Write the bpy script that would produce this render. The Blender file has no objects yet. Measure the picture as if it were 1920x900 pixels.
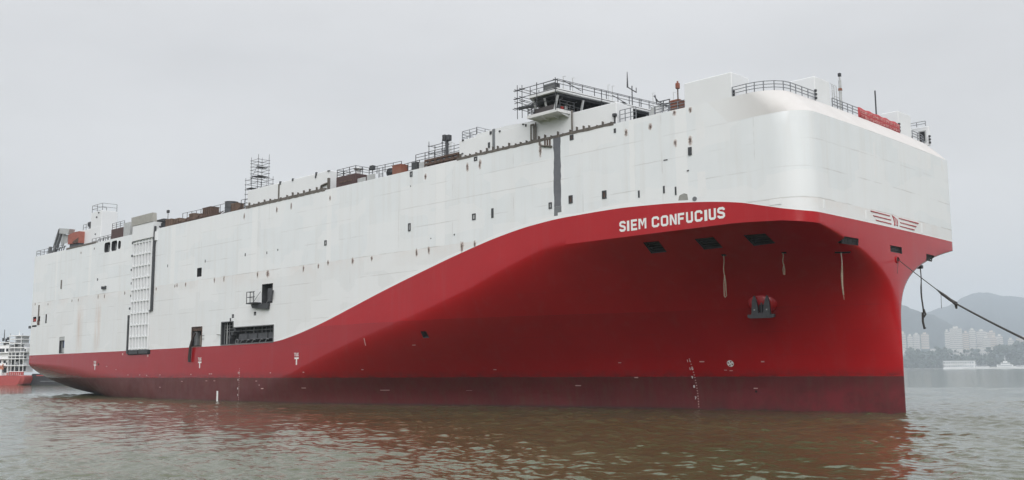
import bpy, bmesh, math, random
from mathutils import Vector, Matrix, noise as mnoise
import numpy as np
random.seed(7)
S = bpy.context.scene
COL = S.collection

# ------------------------------------------------------------------ camera
FPX, YAW, PITCH, ROLL = 1849.128, 2.351922, 0.1320364, -0.00649818
CAM = Vector((45.1214, -104.7052, 4.7504))
fwd = Vector((math.cos(YAW) * math.cos(PITCH), math.sin(YAW) * math.cos(PITCH), math.sin(PITCH)))
rgt = Vector((math.sin(YAW), -math.cos(YAW), 0))
upv = rgt.cross(fwd)
r2 = math.cos(ROLL) * rgt + math.sin(ROLL) * upv
u2 = -math.sin(ROLL) * rgt + math.cos(ROLL) * upv
cam = bpy.data.cameras.new('camera')
cam.sensor_fit = 'HORIZONTAL'; cam.sensor_width = 36.0
cam.lens = 36.0 * FPX / 1920.0
cam.clip_start = 0.5; cam.clip_end = 20000
camo = bpy.data.objects.new('camera', cam)
COL.objects.link(camo)
camo.matrix_world = Matrix(((r2.x, u2.x, -fwd.x, CAM.x), (r2.y, u2.y, -fwd.y, CAM.y), (r2.z, u2.z, -fwd.z, CAM.z), (0, 0, 0, 1)))
S.camera = camo

# ------------------------------------------------------------------ light
S.view_settings.view_transform = 'Standard'; S.view_settings.look = 'None'
S.view_settings.gamma = 1; S.view_settings.use_curve_mapping = False
S.view_settings.exposure = 0.57
S.cycles.volume_bounces = 3
S.cycles.max_bounces = 8
S.cycles.caustics_reflective = False
S.cycles.use_denoising = True
SUN = Vector((0.64, -0.66, 0.70)).normalized()
sel = math.asin(SUN.z); saz = math.atan2(SUN.x, SUN.y)
sl = bpy.data.lights.new('sun', 'SUN'); sl.energy = 1.46; sl.angle = math.radians(60); sl.color = (1.0, 0.985, 0.965)
so = bpy.data.objects.new('sun', sl); COL.objects.link(so)
so.rotation_euler = SUN.to_track_quat('Z', 'Y').to_euler()

W = bpy.data.worlds.new('World'); S.world = W; W.use_nodes = True
nt = W.node_tree; nt.nodes.clear()
def wn(t): return nt.nodes.new(t)
sky = wn('ShaderNodeTexSky'); sky.sky_type = 'NISHITA'; sky.sun_disc = False
sky.sun_elevation = sel; sky.sun_rotation = saz; sky.dust_density = 4.0; sky.air_density = 1.0
hs = wn('ShaderNodeHueSaturation'); hs.inputs['Saturation'].default_value = 0.10
nt.links.new(sky.outputs[0], hs.inputs['Color'])
# the overcast: a grey deck of cloud, brighter overhead, with faint cloud texture
tc = wn('ShaderNodeTexCoord'); sep = wn('ShaderNodeSeparateXYZ'); nt.links.new(tc.outputs['Generated'], sep.inputs[0])
ramp = wn('ShaderNodeValToRGB'); nt.links.new(sep.outputs['Z'], ramp.inputs[0])
cr = ramp.color_ramp
cr.elements[0].position = 0.0; cr.elements[0].color = (0.48, 0.468, 0.462, 1)
cr.elements[1].position = 1.0; cr.elements[1].color = (1.02, 1.02, 1.03, 1)
e = cr.elements.new(0.30); e.color = (0.515, 0.515, 0.528, 1)
mp = wn('ShaderNodeMapping'); mp.inputs['Scale'].default_value = (1.0, 1.0, 3.2); nt.links.new(tc.outputs['Generated'], mp.inputs[0])
nz = wn('ShaderNodeTexNoise'); nz.inputs['Scale'].default_value = 2.0; nz.inputs['Detail'].default_value = 5; nz.inputs['Roughness'].default_value = 0.55
nt.links.new(mp.outputs[0], nz.inputs['Vector'])
mr = wn('ShaderNodeMapRange'); mr.inputs['From Min'].default_value = 0.3; mr.inputs['From Max'].default_value = 0.7
mr.inputs['To Min'].default_value = 0.90; mr.inputs['To Max'].default_value = 1.09
nt.links.new(nz.outputs['Fac'], mr.inputs['Value'])
mul = wn('ShaderNodeVectorMath'); mul.operation = 'SCALE'; nt.links.new(ramp.outputs[0], mul.inputs[0]); nt.links.new(mr.outputs[0], mul.inputs['Scale'])
scl = wn('ShaderNodeVectorMath'); scl.operation = 'SCALE'; scl.inputs['Scale'].default_value = 10.0; nt.links.new(mul.outputs[0], scl.inputs[0])
mx = wn('ShaderNodeMix'); mx.data_type = 'RGBA'; mx.inputs['Factor'].default_value = 0.88
nt.links.new(hs.outputs[0], mx.inputs['A']); nt.links.new(scl.outputs[0], mx.inputs['B'])
bg = wn('ShaderNodeBackground'); bg.inputs['Strength'].default_value = 0.10
nt.links.new(mx.outputs['Result'], bg.inputs['Color'])
wo = wn('ShaderNodeOutputWorld'); nt.links.new(bg.outputs[0], wo.inputs[0])

# ------------------------------------------------------------------ sighting helpers
def ray(px, py):
    return fwd + r2 * ((px - 960) / FPX) - u2 * ((py - 450) / FPX)
def on_y(px, py, y):
    v = ray(px, py); t = (y - CAM.y) / v.y; return CAM + v * t
def on_z(px, py, z):
    v = ray(px, py); t = (z - CAM.z) / v.z; return CAM + v * t
def at_dist(px, py, d):
    v = ray(px, py); return CAM + v * (d / math.hypot(v.x, v.y))
def sd(px, py, y=-19.0):
    p = on_y(px, py, y); return p.x, p.z

# ------------------------------------------------------------------ object helpers
def tag(o, label=None, cat=None, group=None, kind=None):
    if label: o['label'] = label
    if cat: o['category'] = cat
    if group: o['group'] = group
    if kind: o['kind'] = kind
    return o
def empty(name, loc=(0, 0, 0), rz=0.0, parent=None):
    o = bpy.data.objects.new(name, None); COL.objects.link(o)
    o.location = loc; o.rotation_euler = (0, 0, rz); o.empty_display_size = 0.5
    if parent: o.parent = parent
    return o
def inst(src, name, parent=None, loc=None):
    o = src.copy(); o.name = name; COL.objects.link(o)
    if parent: o.parent = parent
    if loc is not None: o.location = loc
    return o
def copy_tree(o, parent=None):
    c = o.copy(); COL.objects.link(c)
    if parent: c.parent = parent
    for ch in list(o.children): copy_tree(ch, c)
    return c

class MB:
    def __init__(s): s.v = []; s.f = []; s.m = []
    def add(s, vs, fs, mi=0):
        k = len(s.v); s.v += [tuple(p) for p in vs]
        for f in fs: s.f.append(tuple(k + i for i in f)); s.m.append(mi)
        return s
    def box(s, x0, x1, y0, y1, z0, z1, mi=0):
        return s.add([(x0,y0,z0),(x1,y0,z0),(x1,y1,z0),(x0,y1,z0),(x0,y0,z1),(x1,y0,z1),(x1,y1,z1),(x0,y1,z1)],
              [(0,3,2,1),(4,5,6,7),(0,1,5,4),(1,2,6,5),(2,3,7,6),(3,0,4,7)], mi)
    def bbox(s, x0, x1, y0, y1, z0, z1, b=0.03, mi=0):
        # box with chamfered edges
        bm = bmesh.new(); bmesh.ops.create_cube(bm, size=1)
        for v in bm.verts:
            v.co = Vector(((x0+x1)/2 + v.co.x*(x1-x0), (y0+y1)/2 + v.co.y*(y1-y0), (z0+z1)/2 + v.co.z*(z1-z0)))
        bmesh.ops.bevel(bm, geom=bm.edges[:], offset=b, segments=1, affect='EDGES')
        s.add([v.co for v in bm.verts], [[v.index for v in f.verts] for f in bm.faces], mi); bm.free(); return s
    def frame(s, P, A, B, Cn, a, b2, c):
        # oriented box: centre P, unit axes A,B,Cn, half sizes
        vs = []
        for k in (-1, 1):
            for (i, j) in ((-1,-1),(1,-1),(1,1),(-1,1)): vs.append(P + A*(i*a) + B*(j*b2) + Cn*(k*c))
        return s.add(vs, [(0,3,2,1),(4,5,6,7),(0,1,5,4),(1,2,6,5),(2,3,7,6),(3,0,4,7)])
    def bar(s, p, q, w, h=None, mi=0):
        p = Vector(p); q = Vector(q); d = (q - p)
        if d.length < 1e-6: return s
        L = d.length; d.normalize(); u = Vector((0,0,1)) if abs(d.z) < .9 else Vector((1,0,0))
        A = d.cross(u).normalized(); B = A.cross(d); h = h or w
        k = len(s.v); vs = []
        for P in (p, q):
            for (i, j) in ((-1,-1),(1,-1),(1,1),(-1,1)): vs.append(P + A*(i*w/2) + B*(j*h/2))
        return s.add(vs, [(0,1,2,3),(7,6,5,4),(0,4,5,1),(1,5,6,2),(2,6,7,3),(3,7,4,0)], mi)
    def tube(s, pts, r, n=6, mi=0, cap=True):
        pts = [Vector(p) for p in pts]; rs = r if isinstance(r, (list, tuple)) else [r]*len(pts)
        k = len(s.v); vs = []; fs = []
        T0 = (pts[1]-pts[0]).normalized(); u = Vector((0,0,1)) if abs(T0.z) < .9 else Vector((1,0,0))
        A = T0.cross(u).normalized()
        for i, p in enumerate(pts):
            T = (pts[min(i+1,len(pts)-1)] - pts[max(i-1,0)]).normalized()
            A = (A - T*A.dot(T)).normalized(); B = T.cross(A)
            for j in range(n):
                a = 2*math.pi*j/n; vs.append(p + (A*math.cos(a) + B*math.sin(a))*rs[i])
        for i in range(len(pts)-1):
            for j in range(n):
                j2 = (j+1) % n; fs.append((i*n+j, i*n+j2, (i+1)*n+j2, (i+1)*n+j))
        if cap: fs.append(tuple(range(n))[::-1]); fs.append(tuple((len(pts)-1)*n+j for j in range(n)))
        return s.add(vs, fs, mi)
    def cyl(s, c, r, z0, z1, n=16, r1=None, mi=0):
        r1 = r if r1 is None else r1; vs = []
        for (R, z) in ((r, z0), (r1, z1)):
            for j in range(n):
                a = 2*math.pi*j/n; vs.append((c[0]+R*math.cos(a), c[1]+R*math.sin(a), z))
        fs = [(j, (j+1)%n, n+(j+1)%n, n+j) for j in range(n)] + [tuple(range(n))[::-1], tuple(range(n, 2*n))]
        return s.add(vs, fs, mi)
    def prism(s, poly, axis, a0, a1, mi=0):
        # poly in the two other axes (in order), extruded along axis from a0 to a1
        n = len(poly); vs = []
        for a in (a0, a1):
            for (p, q) in poly:
                vs.append({'x': (a,p,q), 'y': (p,a,q), 'z': (p,q,a)}[axis])
        fs = [tuple(range(n)), tuple(range(n, 2*n))[::-1]] + [(j, n+j, n+(j+1)%n, (j+1)%n) for j in range(n)]
        return s.add(vs, fs, mi)
    def build(s, name, mats, parent=None, smooth=False, fix=True, ang=30):
        me = bpy.data.meshes.new(name); me.from_pydata(s.v, [], s.f)
        mats = mats if isinstance(mats, (list, tuple)) else [mats]
        for m in mats: me.materials.append(m)
        me.polygons.foreach_set('material_index', s.m)
        if fix:
            bm = bmesh.new(); bm.from_mesh(me); bmesh.ops.recalc_face_normals(bm, faces=bm.faces); bm.to_mesh(me); bm.free()
        me.update()
        if smooth:
            me.polygons.foreach_set('use_smooth', [True]*len(me.polygons)); me.set_sharp_from_angle(angle=math.radians(ang))
        o = bpy.data.objects.new(name, me); COL.objects.link(o)
        if parent: o.parent = parent
        return o

# ------------------------------------------------------------------ materials
class NT:
    def __init__(s, name):
        s.m = bpy.data.materials.new(name); s.m.use_nodes = True; s.t = s.m.node_tree
        s.b = s.t.nodes['Principled BSDF']; s.tc = None
    def n(s, t, **kw):
        x = s.t.nodes.new(t)
        for k, v in kw.items(): setattr(x, k, v)
        return x
    def set(s, node, key, val):
        if hasattr(val, 'is_linked') or hasattr(val, 'links'): s.t.links.new(val, node.inputs[key])
        else: node.inputs[key].default_value = val
    def obj(s):
        if not s.tc: s.tc = s.n('ShaderNodeTexCoord')
        return s.tc.outputs['Object']
    def xyz(s):
        x = s.n('ShaderNodeSeparateXYZ'); s.set(x, 0, s.obj()); return x.outputs
    def math(s, op, a, b=0.0, c=None, clamp=False):
        x = s.n('ShaderNodeMath', operation=op, use_clamp=clamp); s.set(x, 0, a); s.set(x, 1, b)
        if c is not None: s.set(x, 2, c)
        return x.outputs[0]
    def noise(s, scale, detail=4, rough=.55, mapscale=None, dist=0.0):
        x = s.n('ShaderNodeTexNoise'); v = s.obj()
        if mapscale:
            mpn = s.n('ShaderNodeMapping'); s.set(mpn, 0, v); mpn.inputs['Scale'].default_value = mapscale; v = mpn.outputs[0]
        s.set(x, 'Vector', v); x.inputs['Scale'].default_value = scale; x.inputs['Detail'].default_value = detail
        x.inputs['Roughness'].default_value = rough; x.inputs['Distortion'].default_value = dist
        return x.outputs['Fac']
    def rng(s, v, a, b, c=0.0, d=1.0):
        x = s.n('ShaderNodeMapRange'); s.set(x, 'Value', v)
        for k, q in zip(('From Min','From Max','To Min','To Max'), (a, b, c, d)): x.inputs[k].default_value = q
        return x.outputs[0]
    def mix(s, f, a, b):
        x = s.n('ShaderNodeMix', data_type='RGBA'); s.set(x, 'Factor', f)
        s.set(x, 'A', a if not isinstance(a, tuple) else a + (1,)); s.set(x, 'B', b if not isinstance(b, tuple) else b + (1,))
        return x.outputs['Result']
    def gain(s, col, f):
        x = s.n('ShaderNodeVectorMath', operation='SCALE'); s.set(x, 0, col); s.set(x, 'Scale', f); return x.outputs[0]
    def out(s, col=None, rough=None, metal=None, bump=None, bstr=.2, bdist=.02, spec=None):
        if col is not None: s.set(s.b, 'Base Color', col if not isinstance(col, tuple) else col + (1,))
        if rough is not None: s.set(s.b, 'Roughness', rough)
        if metal is not None: s.set(s.b, 'Metallic', metal)
        if spec is not None: s.set(s.b, 'Specular IOR Level', spec)
        if bump is not None:
            x = s.n('ShaderNodeBump'); s.set(x, 'Height', bump); x.inputs['Strength'].default_value = bstr; x.inputs['Distance'].default_value = bdist
            s.t.links.new(x.outputs[0], s.b.inputs['Normal'])
        return s.m
MATS = {}
def pm(name, col, rough=.6, metal=0.0, var=.12, scale=1.5, alt=None):
    if name in MATS: return MATS[name]
    t = NT(name); f = t.rng(t.noise(scale, 5, .6), .3, .7)
    a = tuple(c*(1-var) for c in col); b = alt or tuple(min(1, c*(1+var)) for c in col)
    MATS[name] = t.out(t.mix(f, a, b), rough, metal); return MATS[name]

STEEL = pm('dark_steel', (.045, .047, .052), .55)
PIPE = pm('brown_grey_primer', (.13, .115, .10), .7, var=.25)
GREYP = pm('grey_primer', (.17, .18, .19), .75)
LGREY = pm('light_grey_paint', (.45, .46, .46), .5)
DWHITE = pm('house_white_paint', (.78, .79, .80), .45, var=.025, scale=.35)
RWHITE = pm('railing_grey', (.22, .23, .25), .5)
BLACK = pm('black_void', (.012, .012, .014), .8)
DKIN = pm('dark_interior', (.035, .036, .04), .8, var=.5, scale=.8)
BROWN = pm('rusty_brown', (.10, .065, .05), .85, var=.45, scale=2.0, alt=(.14, .085, .065))
MAROON = pm('maroon_primer', (.085, .05, .048), .8, var=.2)
ORANGE = pm('orange_paint', (.36, .10, .06), .7, var=.3, scale=1.2, alt=(.24, .13, .09))
WOODC = pm('brown_crate_wood', (.17, .115, .085), .85, var=.3, scale=3)
REDC = pm('red_cloth', (.42, .05, .045), .8, var=.15)
LETW = pm('letter_white', (.80, .80, .79), .5, var=.03)
GLASS = pm('dark_glass', (.02, .025, .03), .15)
ROPE = pm('tan_rope', (.30, .24, .18), .95, var=.3, scale=6)
DROPE = pm('dark_rope', (.055, .052, .05), .95, var=.35, scale=6)
ANCH = pm('anchor_grey', (.048, .051, .058), .55, var=.35, scale=2.5)
GALV = pm('galvanised_tube', (.16, .165, .175), .5, .3)
PLANK = pm('scaffold_plank', (.06, .055, .05), .9)
BLUEC = pm('blue_cover', (.05, .12, .32), .7)

# ---- white shell paint: weld seams, repainted bands, dirt
t = NT('hull_white'); o = t.xyz(); X, Y, Z = o[0], o[1], o[2]
base = t.mix(t.rng(t.noise(.22, 5, .6), .35, .65), (.765, .79, .805), (.80, .822, .835))
base = t.mix(t.math('MULTIPLY', t.rng(t.noise(.6, 4, .6, (1.6, 1.6, .10)), .48, .75), .45), base, (.70, .685, .665))
low = t.math('MULTIPLY', t.math('LESS_THAN', Z, 21.3), t.rng(t.noise(.10, 4, .6, (1, 1, .5)), .35, .62, .25, .75))
base = t.mix(t.math('MULTIPLY', low, .55), base, (.745, .725, .71))
for bx, w in ((-14.4, .75), (-53.3, .9), (-79.0, .6), (-100.5, .9), (-129.5, .8), (-21, .35), (-167.5, .6), (-186, .5)):
    wob = t.math('ADD', X, t.rng(t.noise(.5, 2, .5, (0, 0, 1)), 0, 1, -.25, .25))
    m = t.math('LESS_THAN', t.math('ABSOLUTE', t.math('SUBTRACT', wob, bx)), w)
    m = t.math('MULTIPLY', m, t.math('GREATER_THAN', Z, 21.3))
    base = t.mix(t.math('MULTIPLY', m, .75), base, (.845, .85, .852))
# repainted blocks
vb = t.n('ShaderNodeTexVoronoi', distance='CHEBYCHEV'); mpn = t.n('ShaderNodeMapping'); t.set(mpn, 0, t.obj()); mpn.inputs['Scale'].default_value = (.16, .12, .30)
t.set(vb, 'Vector', mpn.outputs[0]); vb.inputs['Scale'].default_value = 1.0; vb.inputs['Randomness'].default_value = .8
base = t.mix(t.rng(vb.outputs['Color'], .60, .62, 0, .5), base, (.835, .84, .845))
# weld seams: horizontal decks and vertical butts
seam = None; wz = t.math('ADD', Z, t.rng(t.noise(.8, 2, .5), 0, 1, -.05, .05))
brk = t.rng(t.noise(.35, 3, .6, (.5, .5, 2)), .45, .6)
for zz, k in ((21.3, .55), (24.4, .36), (27.2, .28), (29.85, .25), (18.4, .34), (15.6, .28), (12.9, .32)):
    m = t.math('MULTIPLY', t.math('LESS_THAN', t.math('ABSOLUTE', t.math('SUBTRACT', wz, zz)), .06), k)
    seam = m if seam is None else t.math('MAXIMUM', seam, m)
seam = t.math('MULTIPLY', seam, brk)
vs_ = t.math('ABSOLUTE', t.math('SUBTRACT', t.math('FRACT', t.math('MULTIPLY', X, 1/11.3)), .5))
vs_ = t.math('MULTIPLY', t.math('LESS_THAN', vs_, .0045), t.math('MULTIPLY', t.rng(t.noise(.3, 3, .6, (1, 1, 1.0)), .5, .6), .3))
seam = t.math('MAXIMUM', seam, vs_)
base = t.mix(seam, base, (.40, .37, .35))
# warm dirt just under the main seam and along the red
dd = t.rng(t.math('SUBTRACT', 21.3, Z), 0.0, 2.6, 1.0, 0.0)
dd = t.math('MULTIPLY', t.math('MULTIPLY', dd, t.math('LESS_THAN', Z, 21.3)), t.rng(t.noise(.16, 4, .65), .42, .68))
base = t.mix(t.math('MULTIPLY', dd, .5), base, (.71, .63, .585))
# two broad rust washes near the stern
for bx, w in ((-171.5, 2.2), (-162.0, 2.0)):
    a = t.rng(t.math('ABSOLUTE', t.math('SUBTRACT', X, bx)), 0, w, 1, 0)
    zz = t.math('MULTIPLY', t.rng(Z, 20.0, 17.5, 0, 1), t.rng(Z, 9, 11, .35, 1))
    m = t.math('MULTIPLY', t.math('MULTIPLY', a, zz), t.rng(t.noise(1.2, 4, .7, (1.5, 1, .12)), .36, .66))
    base = t.mix(t.math('MULTIPLY', m, .75), base, (.60, .45, .36))
HWHITE = t.out(base, t.rng(t.noise(.5, 3), .3, .7, .38, .52), bump=t.math('ADD', t.noise(.32, 3, .5), t.math('MULTIPLY', seam, -.4)), bstr=.35, bdist=.05)

t = NT('fresh_white'); HFRESH = t.out(t.mix(t.rng(t.noise(.8), .3, .7), (.83, .835, .84), (.86, .865, .87)), .45)

t = NT('hull_red'); o = t.xyz(); Z = o[2]
c = t.mix(t.rng(t.noise(.15, 5, .6), .3, .7), (.39, .004, .008), (.43, .006, .011))
c = t.mix(t.math('MULTIPLY', t.rng(t.noise(.5, 4, .65, (1.4, 1.4, .15)), .52, .75), .35), c, (.40, .035, .04))
c = t.mix(t.math('MULTIPLY', t.rng(t.noise(1.3, 5, .7, (.6, .6, 2)), .60, .85), .10), c, (.46, .14, .13))
sm = None; wz = t.math('ADD', Z, t.rng(t.noise(.8, 2, .5), 0, 1, -.04, .04))
for zz, k in ((9.0, .3), (11.6, .55), (14.2, .2), (6.4, .22)):
    m = t.math('MULTIPLY', t.math('LESS_THAN', t.math('ABSOLUTE', t.math('SUBTRACT', wz, zz)), .035), k)
    sm = m if sm is None else t.math('MAXIMUM', sm, m)
sm = t.math('MULTIPLY', sm, t.rng(t.noise(.3, 3, .6, (.5, .5, 2)), .42, .6))
c = t.mix(sm, c, (.18, .012, .02))
c = t.gain(c, t.math('SUBTRACT', 1.0, t.math('MULTIPLY', t.math('LESS_THAN', wz, 11.6), t.rng(o[0], -24, -8, .20, 0))))  # tone step under the knuckle: its shading painted in, fading out toward the stem
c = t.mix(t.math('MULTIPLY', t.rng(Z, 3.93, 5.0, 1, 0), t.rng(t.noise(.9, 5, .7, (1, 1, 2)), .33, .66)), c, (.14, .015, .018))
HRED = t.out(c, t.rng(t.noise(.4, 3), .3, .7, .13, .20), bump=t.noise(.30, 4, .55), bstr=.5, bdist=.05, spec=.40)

t = NT('boot_top'); o = t.xyz(); Z = o[2]
c = t.mix(t.rng(t.noise(.2, 5, .6), .3, .7), (.078, .007, .009), (.115, .012, .014))
c = t.mix(t.math('MULTIPLY', t.rng(t.noise(.6, 4, .7, (2.2, 2.2, .2)), .45, .7), .5), c, (.085, .040, .028))
c = t.mix(t.math('MULTIPLY', t.rng(Z, .35, .05, 0, 1), .7), c, (.035, .020, .018))
c = t.mix(t.math('MULTIPLY', t.math('MULTIPLY', t.rng(o[0], -34, -8, 0, 1), t.rng(Z, 3.4, 2.0, .15, 1)), t.rng(t.noise(.35, 5, .7), .38, .6)), c, (.17, .013, .020))
c = t.mix(t.math('MULTIPLY', t.rng(o[0], -70, -120, 0, .55), t.rng(t.noise(.4, 5, .7), .3, .65)), c, (.135, .050, .045))
HBOOT = t.out(c, t.rng(t.noise(.5, 3), .3, .7, .48, .65), bump=t.noise(.4, 3, .5), bstr=.25, bdist=.05)

t = NT('bow_cap_dimmed_paint'); o = t.xyz(); c = t.mix(t.rng(t.noise(.35, 5, .6), .3, .7), (.60, .575, .56), (.66, .64, .625))  # warm cap tint, also darkened to hold down the bright light on the chamfer
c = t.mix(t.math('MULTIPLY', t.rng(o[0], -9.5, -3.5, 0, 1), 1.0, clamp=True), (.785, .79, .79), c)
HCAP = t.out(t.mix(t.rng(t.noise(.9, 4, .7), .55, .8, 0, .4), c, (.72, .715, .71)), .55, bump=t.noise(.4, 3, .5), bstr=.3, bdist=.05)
t = NT('patch_white'); HPATCH = t.out(t.mix(t.rng(t.noise(1.2), .3, .7), (.80, .805, .808), (.83, .835, .84)), .45)

# rust burn: brown core fading out by a vertex mask
t = NT('rust_burn'); at = t.n('ShaderNodeAttribute', attribute_name='mask')
nf = t.math('ADD', at.outputs['Fac'], t.rng(t.noise(3.5, 4, .7), .3, .7, -.30, .30))
al = t.rng(nf, .30, 1.1, 0, .75)
t.out(t.mix(t.rng(nf, .6, 1.1), (.64, .46, .39), (.14, .085, .065)), .9); t.set(t.b, 'Alpha', al); RUST = t.m

# ================================================================== the ship's lines (x forward, y to port, z up, metres; bow at x = 0)

ZK0,ZL,HD,ZB=19.4,29.9,32.47,3.93
def lerp(pts,x):
    if x<=pts[0][0]: return pts[0][1]
    for (a,b),(c,d) in zip(pts,pts[1:]):
        if x<=c: return b+(d-b)*(x-a)/(c-a)
    return pts[-1][1]
def spl(pts,x):
    # monotone-ish cubic (Catmull-Rom) through points
    n=len(pts)
    if x<=pts[0][0]: return pts[0][1]
    if x>=pts[-1][0]: return pts[-1][1]
    for i in range(n-1):
        if x<=pts[i+1][0]: break
    x0,y0=pts[i];x1,y1=pts[i+1];h=x1-x0
    d=(y1-y0)/h
    def m(j):
        if j==0: return (pts[1][1]-pts[0][1])/(pts[1][0]-pts[0][0])
        if j==n-1: return (pts[-1][1]-pts[-2][1])/(pts[-1][0]-pts[-2][0])
        a=(pts[j][1]-pts[j-1][1])/(pts[j][0]-pts[j-1][0]);b=(pts[j+1][1]-pts[j][1])/(pts[j+1][0]-pts[j][0])
        return 0. if a*b<=0 else 2*a*b/(a+b)
    m0,m1=m(i),m(i+1);t=(x-x0)/h
    return (2*t**3-3*t*t+1)*y0+(t**3-2*t*t+t)*h*m0+(-2*t**3+3*t*t)*y1+(t**3-t*t)*h*m1
def bk(x):
    if x<=-3.7: return 19.
    if x<=-.3: return 16.2+2.8*math.sqrt(max(0,1-((x+3.7)/3.4)**2))
    return 16.2*math.sqrt(max(0,-x/.3))
BW=[(-112,19),(-100,18.8),(-85,17.2),(-71,14),(-56,9.9),(-42,6.3),(-30,3.7),(-20,2.0),(-10,.8),(-2,.25),(0,0)]
ZF=[(-110,-3),(-100,1),(-88,5),(-74,9),(-60,12.3),(-48,15.4),(-38,18.4),(-33,19.4),(0,19.4)]
ZT=[(-201,7.2),(-185,6.9),(-170,6.2),(-150,4.6),(-135,2.0),(-122,-2)]
ZC=[(-201,-.5),(-190,-.8),(-180,-1.2),(-172,-1.8),(-160,-5),(-145,-9),(-122,-9)]
BORD=[(-201,9.1),(-150,9.2),(-117,9.35),(-98,9.5),(-93,9.7),(-88.8,10.3),(-80.8,12),(-72.8,14.1),(-65.3,16.1),(-56,18.4),(-49.6,19.9),(-41.7,21.5),(-36.2,22.25),(-31,22.6),(-23.8,22.7),(-17.9,22.5),(-13.1,22.15),(-8,21.5),(-4.6,20.7),(-2.5,20.2),(-1,19.95),(0,19.85)]
def zk(x): return lerp([(-8,19.4),(-3,19.1),(-.8,18.85),(0,18.75)],x)
def bord(x): return spl(BORD,x)
PB,LR,TB,MP=2.4,26.,.50,2.4
def pq(x):
    s=min(1,max(0,(x+30)/30)); p=2.1+(PB-2.1)*s*s*(3-2*s)
    q=lerp([(-60,1.8),(-38,1.55),(-26,1.15),(-14,1.0)],x)
    return p,q
def kround(x,m):
    # fore end plan whose corner radius grows from the knuckle down
    rx=3.4+(LR-3.4)*m; ry=2.8+16.2*m; f=.3*(1-m); yf=19-ry
    if x<=-f-rx: return 19.
    if x<=-f or f<1e-4: return yf+ry*math.sqrt(max(0,1-((min(x,-f)+f+rx)/rx)**2))
    return yf*math.sqrt(max(0,-x/f))
def b(x,z):
    if x<-122:
        zt=spl(ZT,x);zc=spl(ZC,x)
        if z>=zt: return 19.
        t=(zt-z)/(zt-zc)
        e=lerp([(-200,1.4),(-170,2.2)],x); return 19*max(0,1-t**e)**(1/e) if t<1 else 0.
    k=bk(x);w=min(k,spl(BW,x));zf=min(spl(ZF,x),zk(x))
    if z>=zf: return k
    if zf<=0: return k
    t=(zf-z)/zf;p,q=pq(x)
    m=1-(1-min(1,t/TB))**MP; k=kround(x,m)
    k=max(k,w)
    return w+(k-w)*max(0,1-t**q)**p if t<1 else w
def hp(x, z, side=-1):
    # point on the shell and its outward normal
    y = side * b(x, z); e2 = .05
    tx = Vector((2*e2, side*(b(x+e2, z) - b(x-e2, z)), 0)) if x < -.06 else Vector((0, 1, 0)) if side > 0 else Vector((0, 1, 0))
    tz = Vector((0, side*(b(x, z+e2) - b(x, z-e2)), 2*e2))
    n = tx.cross(tz)
    if n.y * side < 0 or (abs(n.y) < 1e-6 and n.x < 0): n = -n
    return Vector((x, y, z)), n.normalized()
def hf(p, n):
    # frame on the shell: A horizontal, B up the slope, n out
    A = Vector((0, 0, 1)).cross(n).normalized(); B = n.cross(A); return A, B
def hit(px, py):
    v = ray(px, py).normalized(); tt = 60.0
    ins = lambda P: -200 <= P.x < 0 and P.z < HD and abs(P.y) < b(P.x, P.z)
    while tt < 330 and not ins(CAM + v*tt): tt += .25
    lo, hi = tt - .25, tt
    for _ in range(24):
        m = (lo + hi)/2
        if ins(CAM + v*m): hi = m
        else: lo = m
    return CAM + v*hi

ship = empty('car_carrier_ship')
tag(ship, 'huge white and red car carrier ship with blunt bow, filling the picture', 'ship')

# ------------------------------------------------------------------ shell
def stations():
    xs = []; x = -200.0
    while x < -100: xs.append(x); x += 2.0
    while x < -62: xs.append(x); x += 1.0
    while x < -8: xs.append(x); x += .6
    n0 = 10
    xs += [-8 + 4.3*i/7 for i in range(1, 7)]
    for i in range(0, 17):
        a = math.pi/2 * i/16; xs.append(-3.7 + 3.4*math.sin(a))
    for i in range(1, 25):
        y = 16.2*(1 - i/24); xs.append(-.3*(y/16.2)**2)
    return sorted(set(round(q, 5) for q in xs))
XS = stations()
NB, NL, NW = 7, 40, 7
def column(x):
    zl = max(-3.0, spl(ZC, x) + .002) if x < -122 else -3.0
    k = zk(x); bo = bord(x)
    L = max(ZB + .8, spl(ZT, x) + .05) if x < -122 else max(ZB + .8, min(spl(ZF, x), k))
    L = min(L, bo - .8)
    zs = [zl + (ZB - zl)*i/NB for i in range(NB)] + [ZB + (L - ZB)*(1-(1-i/NL)**1.15) for i in range(NL)]
    zs += [L + (bo - L)*i/4 for i in range(5)]
    fr = .12 + .32*max(0, min(1, (x + 95)/6))*(.75 + .9*mnoise.noise(Vector((x*.16, 3.1, 0))) + .35*mnoise.noise(Vector((x*.7, 1.1, 0))))
    if x > -20: fr = .10 + .05*mnoise.noise(Vector((x*.7, bk(x)*.3, 0)))
    zs.append(bo + max(.06, fr))
    z0 = zs[-1]
    zs += [z0 + (ZL - z0)*i/NW for i in range(1, NW+1)]
    return zs
bmv = bmesh.new(); rows = {}
for side in (-1, 1):
    for i, x in enumerate(XS):
        col = []
        zs = column(x)
        for z in zs:
            y = side*b(x, z) if z < ZL else side*bk(x)
            col.append(bmv.verts.new((x, y, z)))
        sh = max(0., min(1., (x + 16)/9)); sh = sh*sh*(3-2*sh)
        for ff in (.33, .67, 1.0):
            col.append(bmv.verts.new((x - 2.6*sh*ff, side*bk(x), ZL + (HD - ZL)*(ff - .10*sh*ff*(1-ff)*-1))))
        rows[side, i] = col
NR = len(rows[-1, 0])
def face(vs, mi):
    try: f = bmv.faces.new(vs); f.material_index = mi; f.smooth = True
    except ValueError: pass
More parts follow.
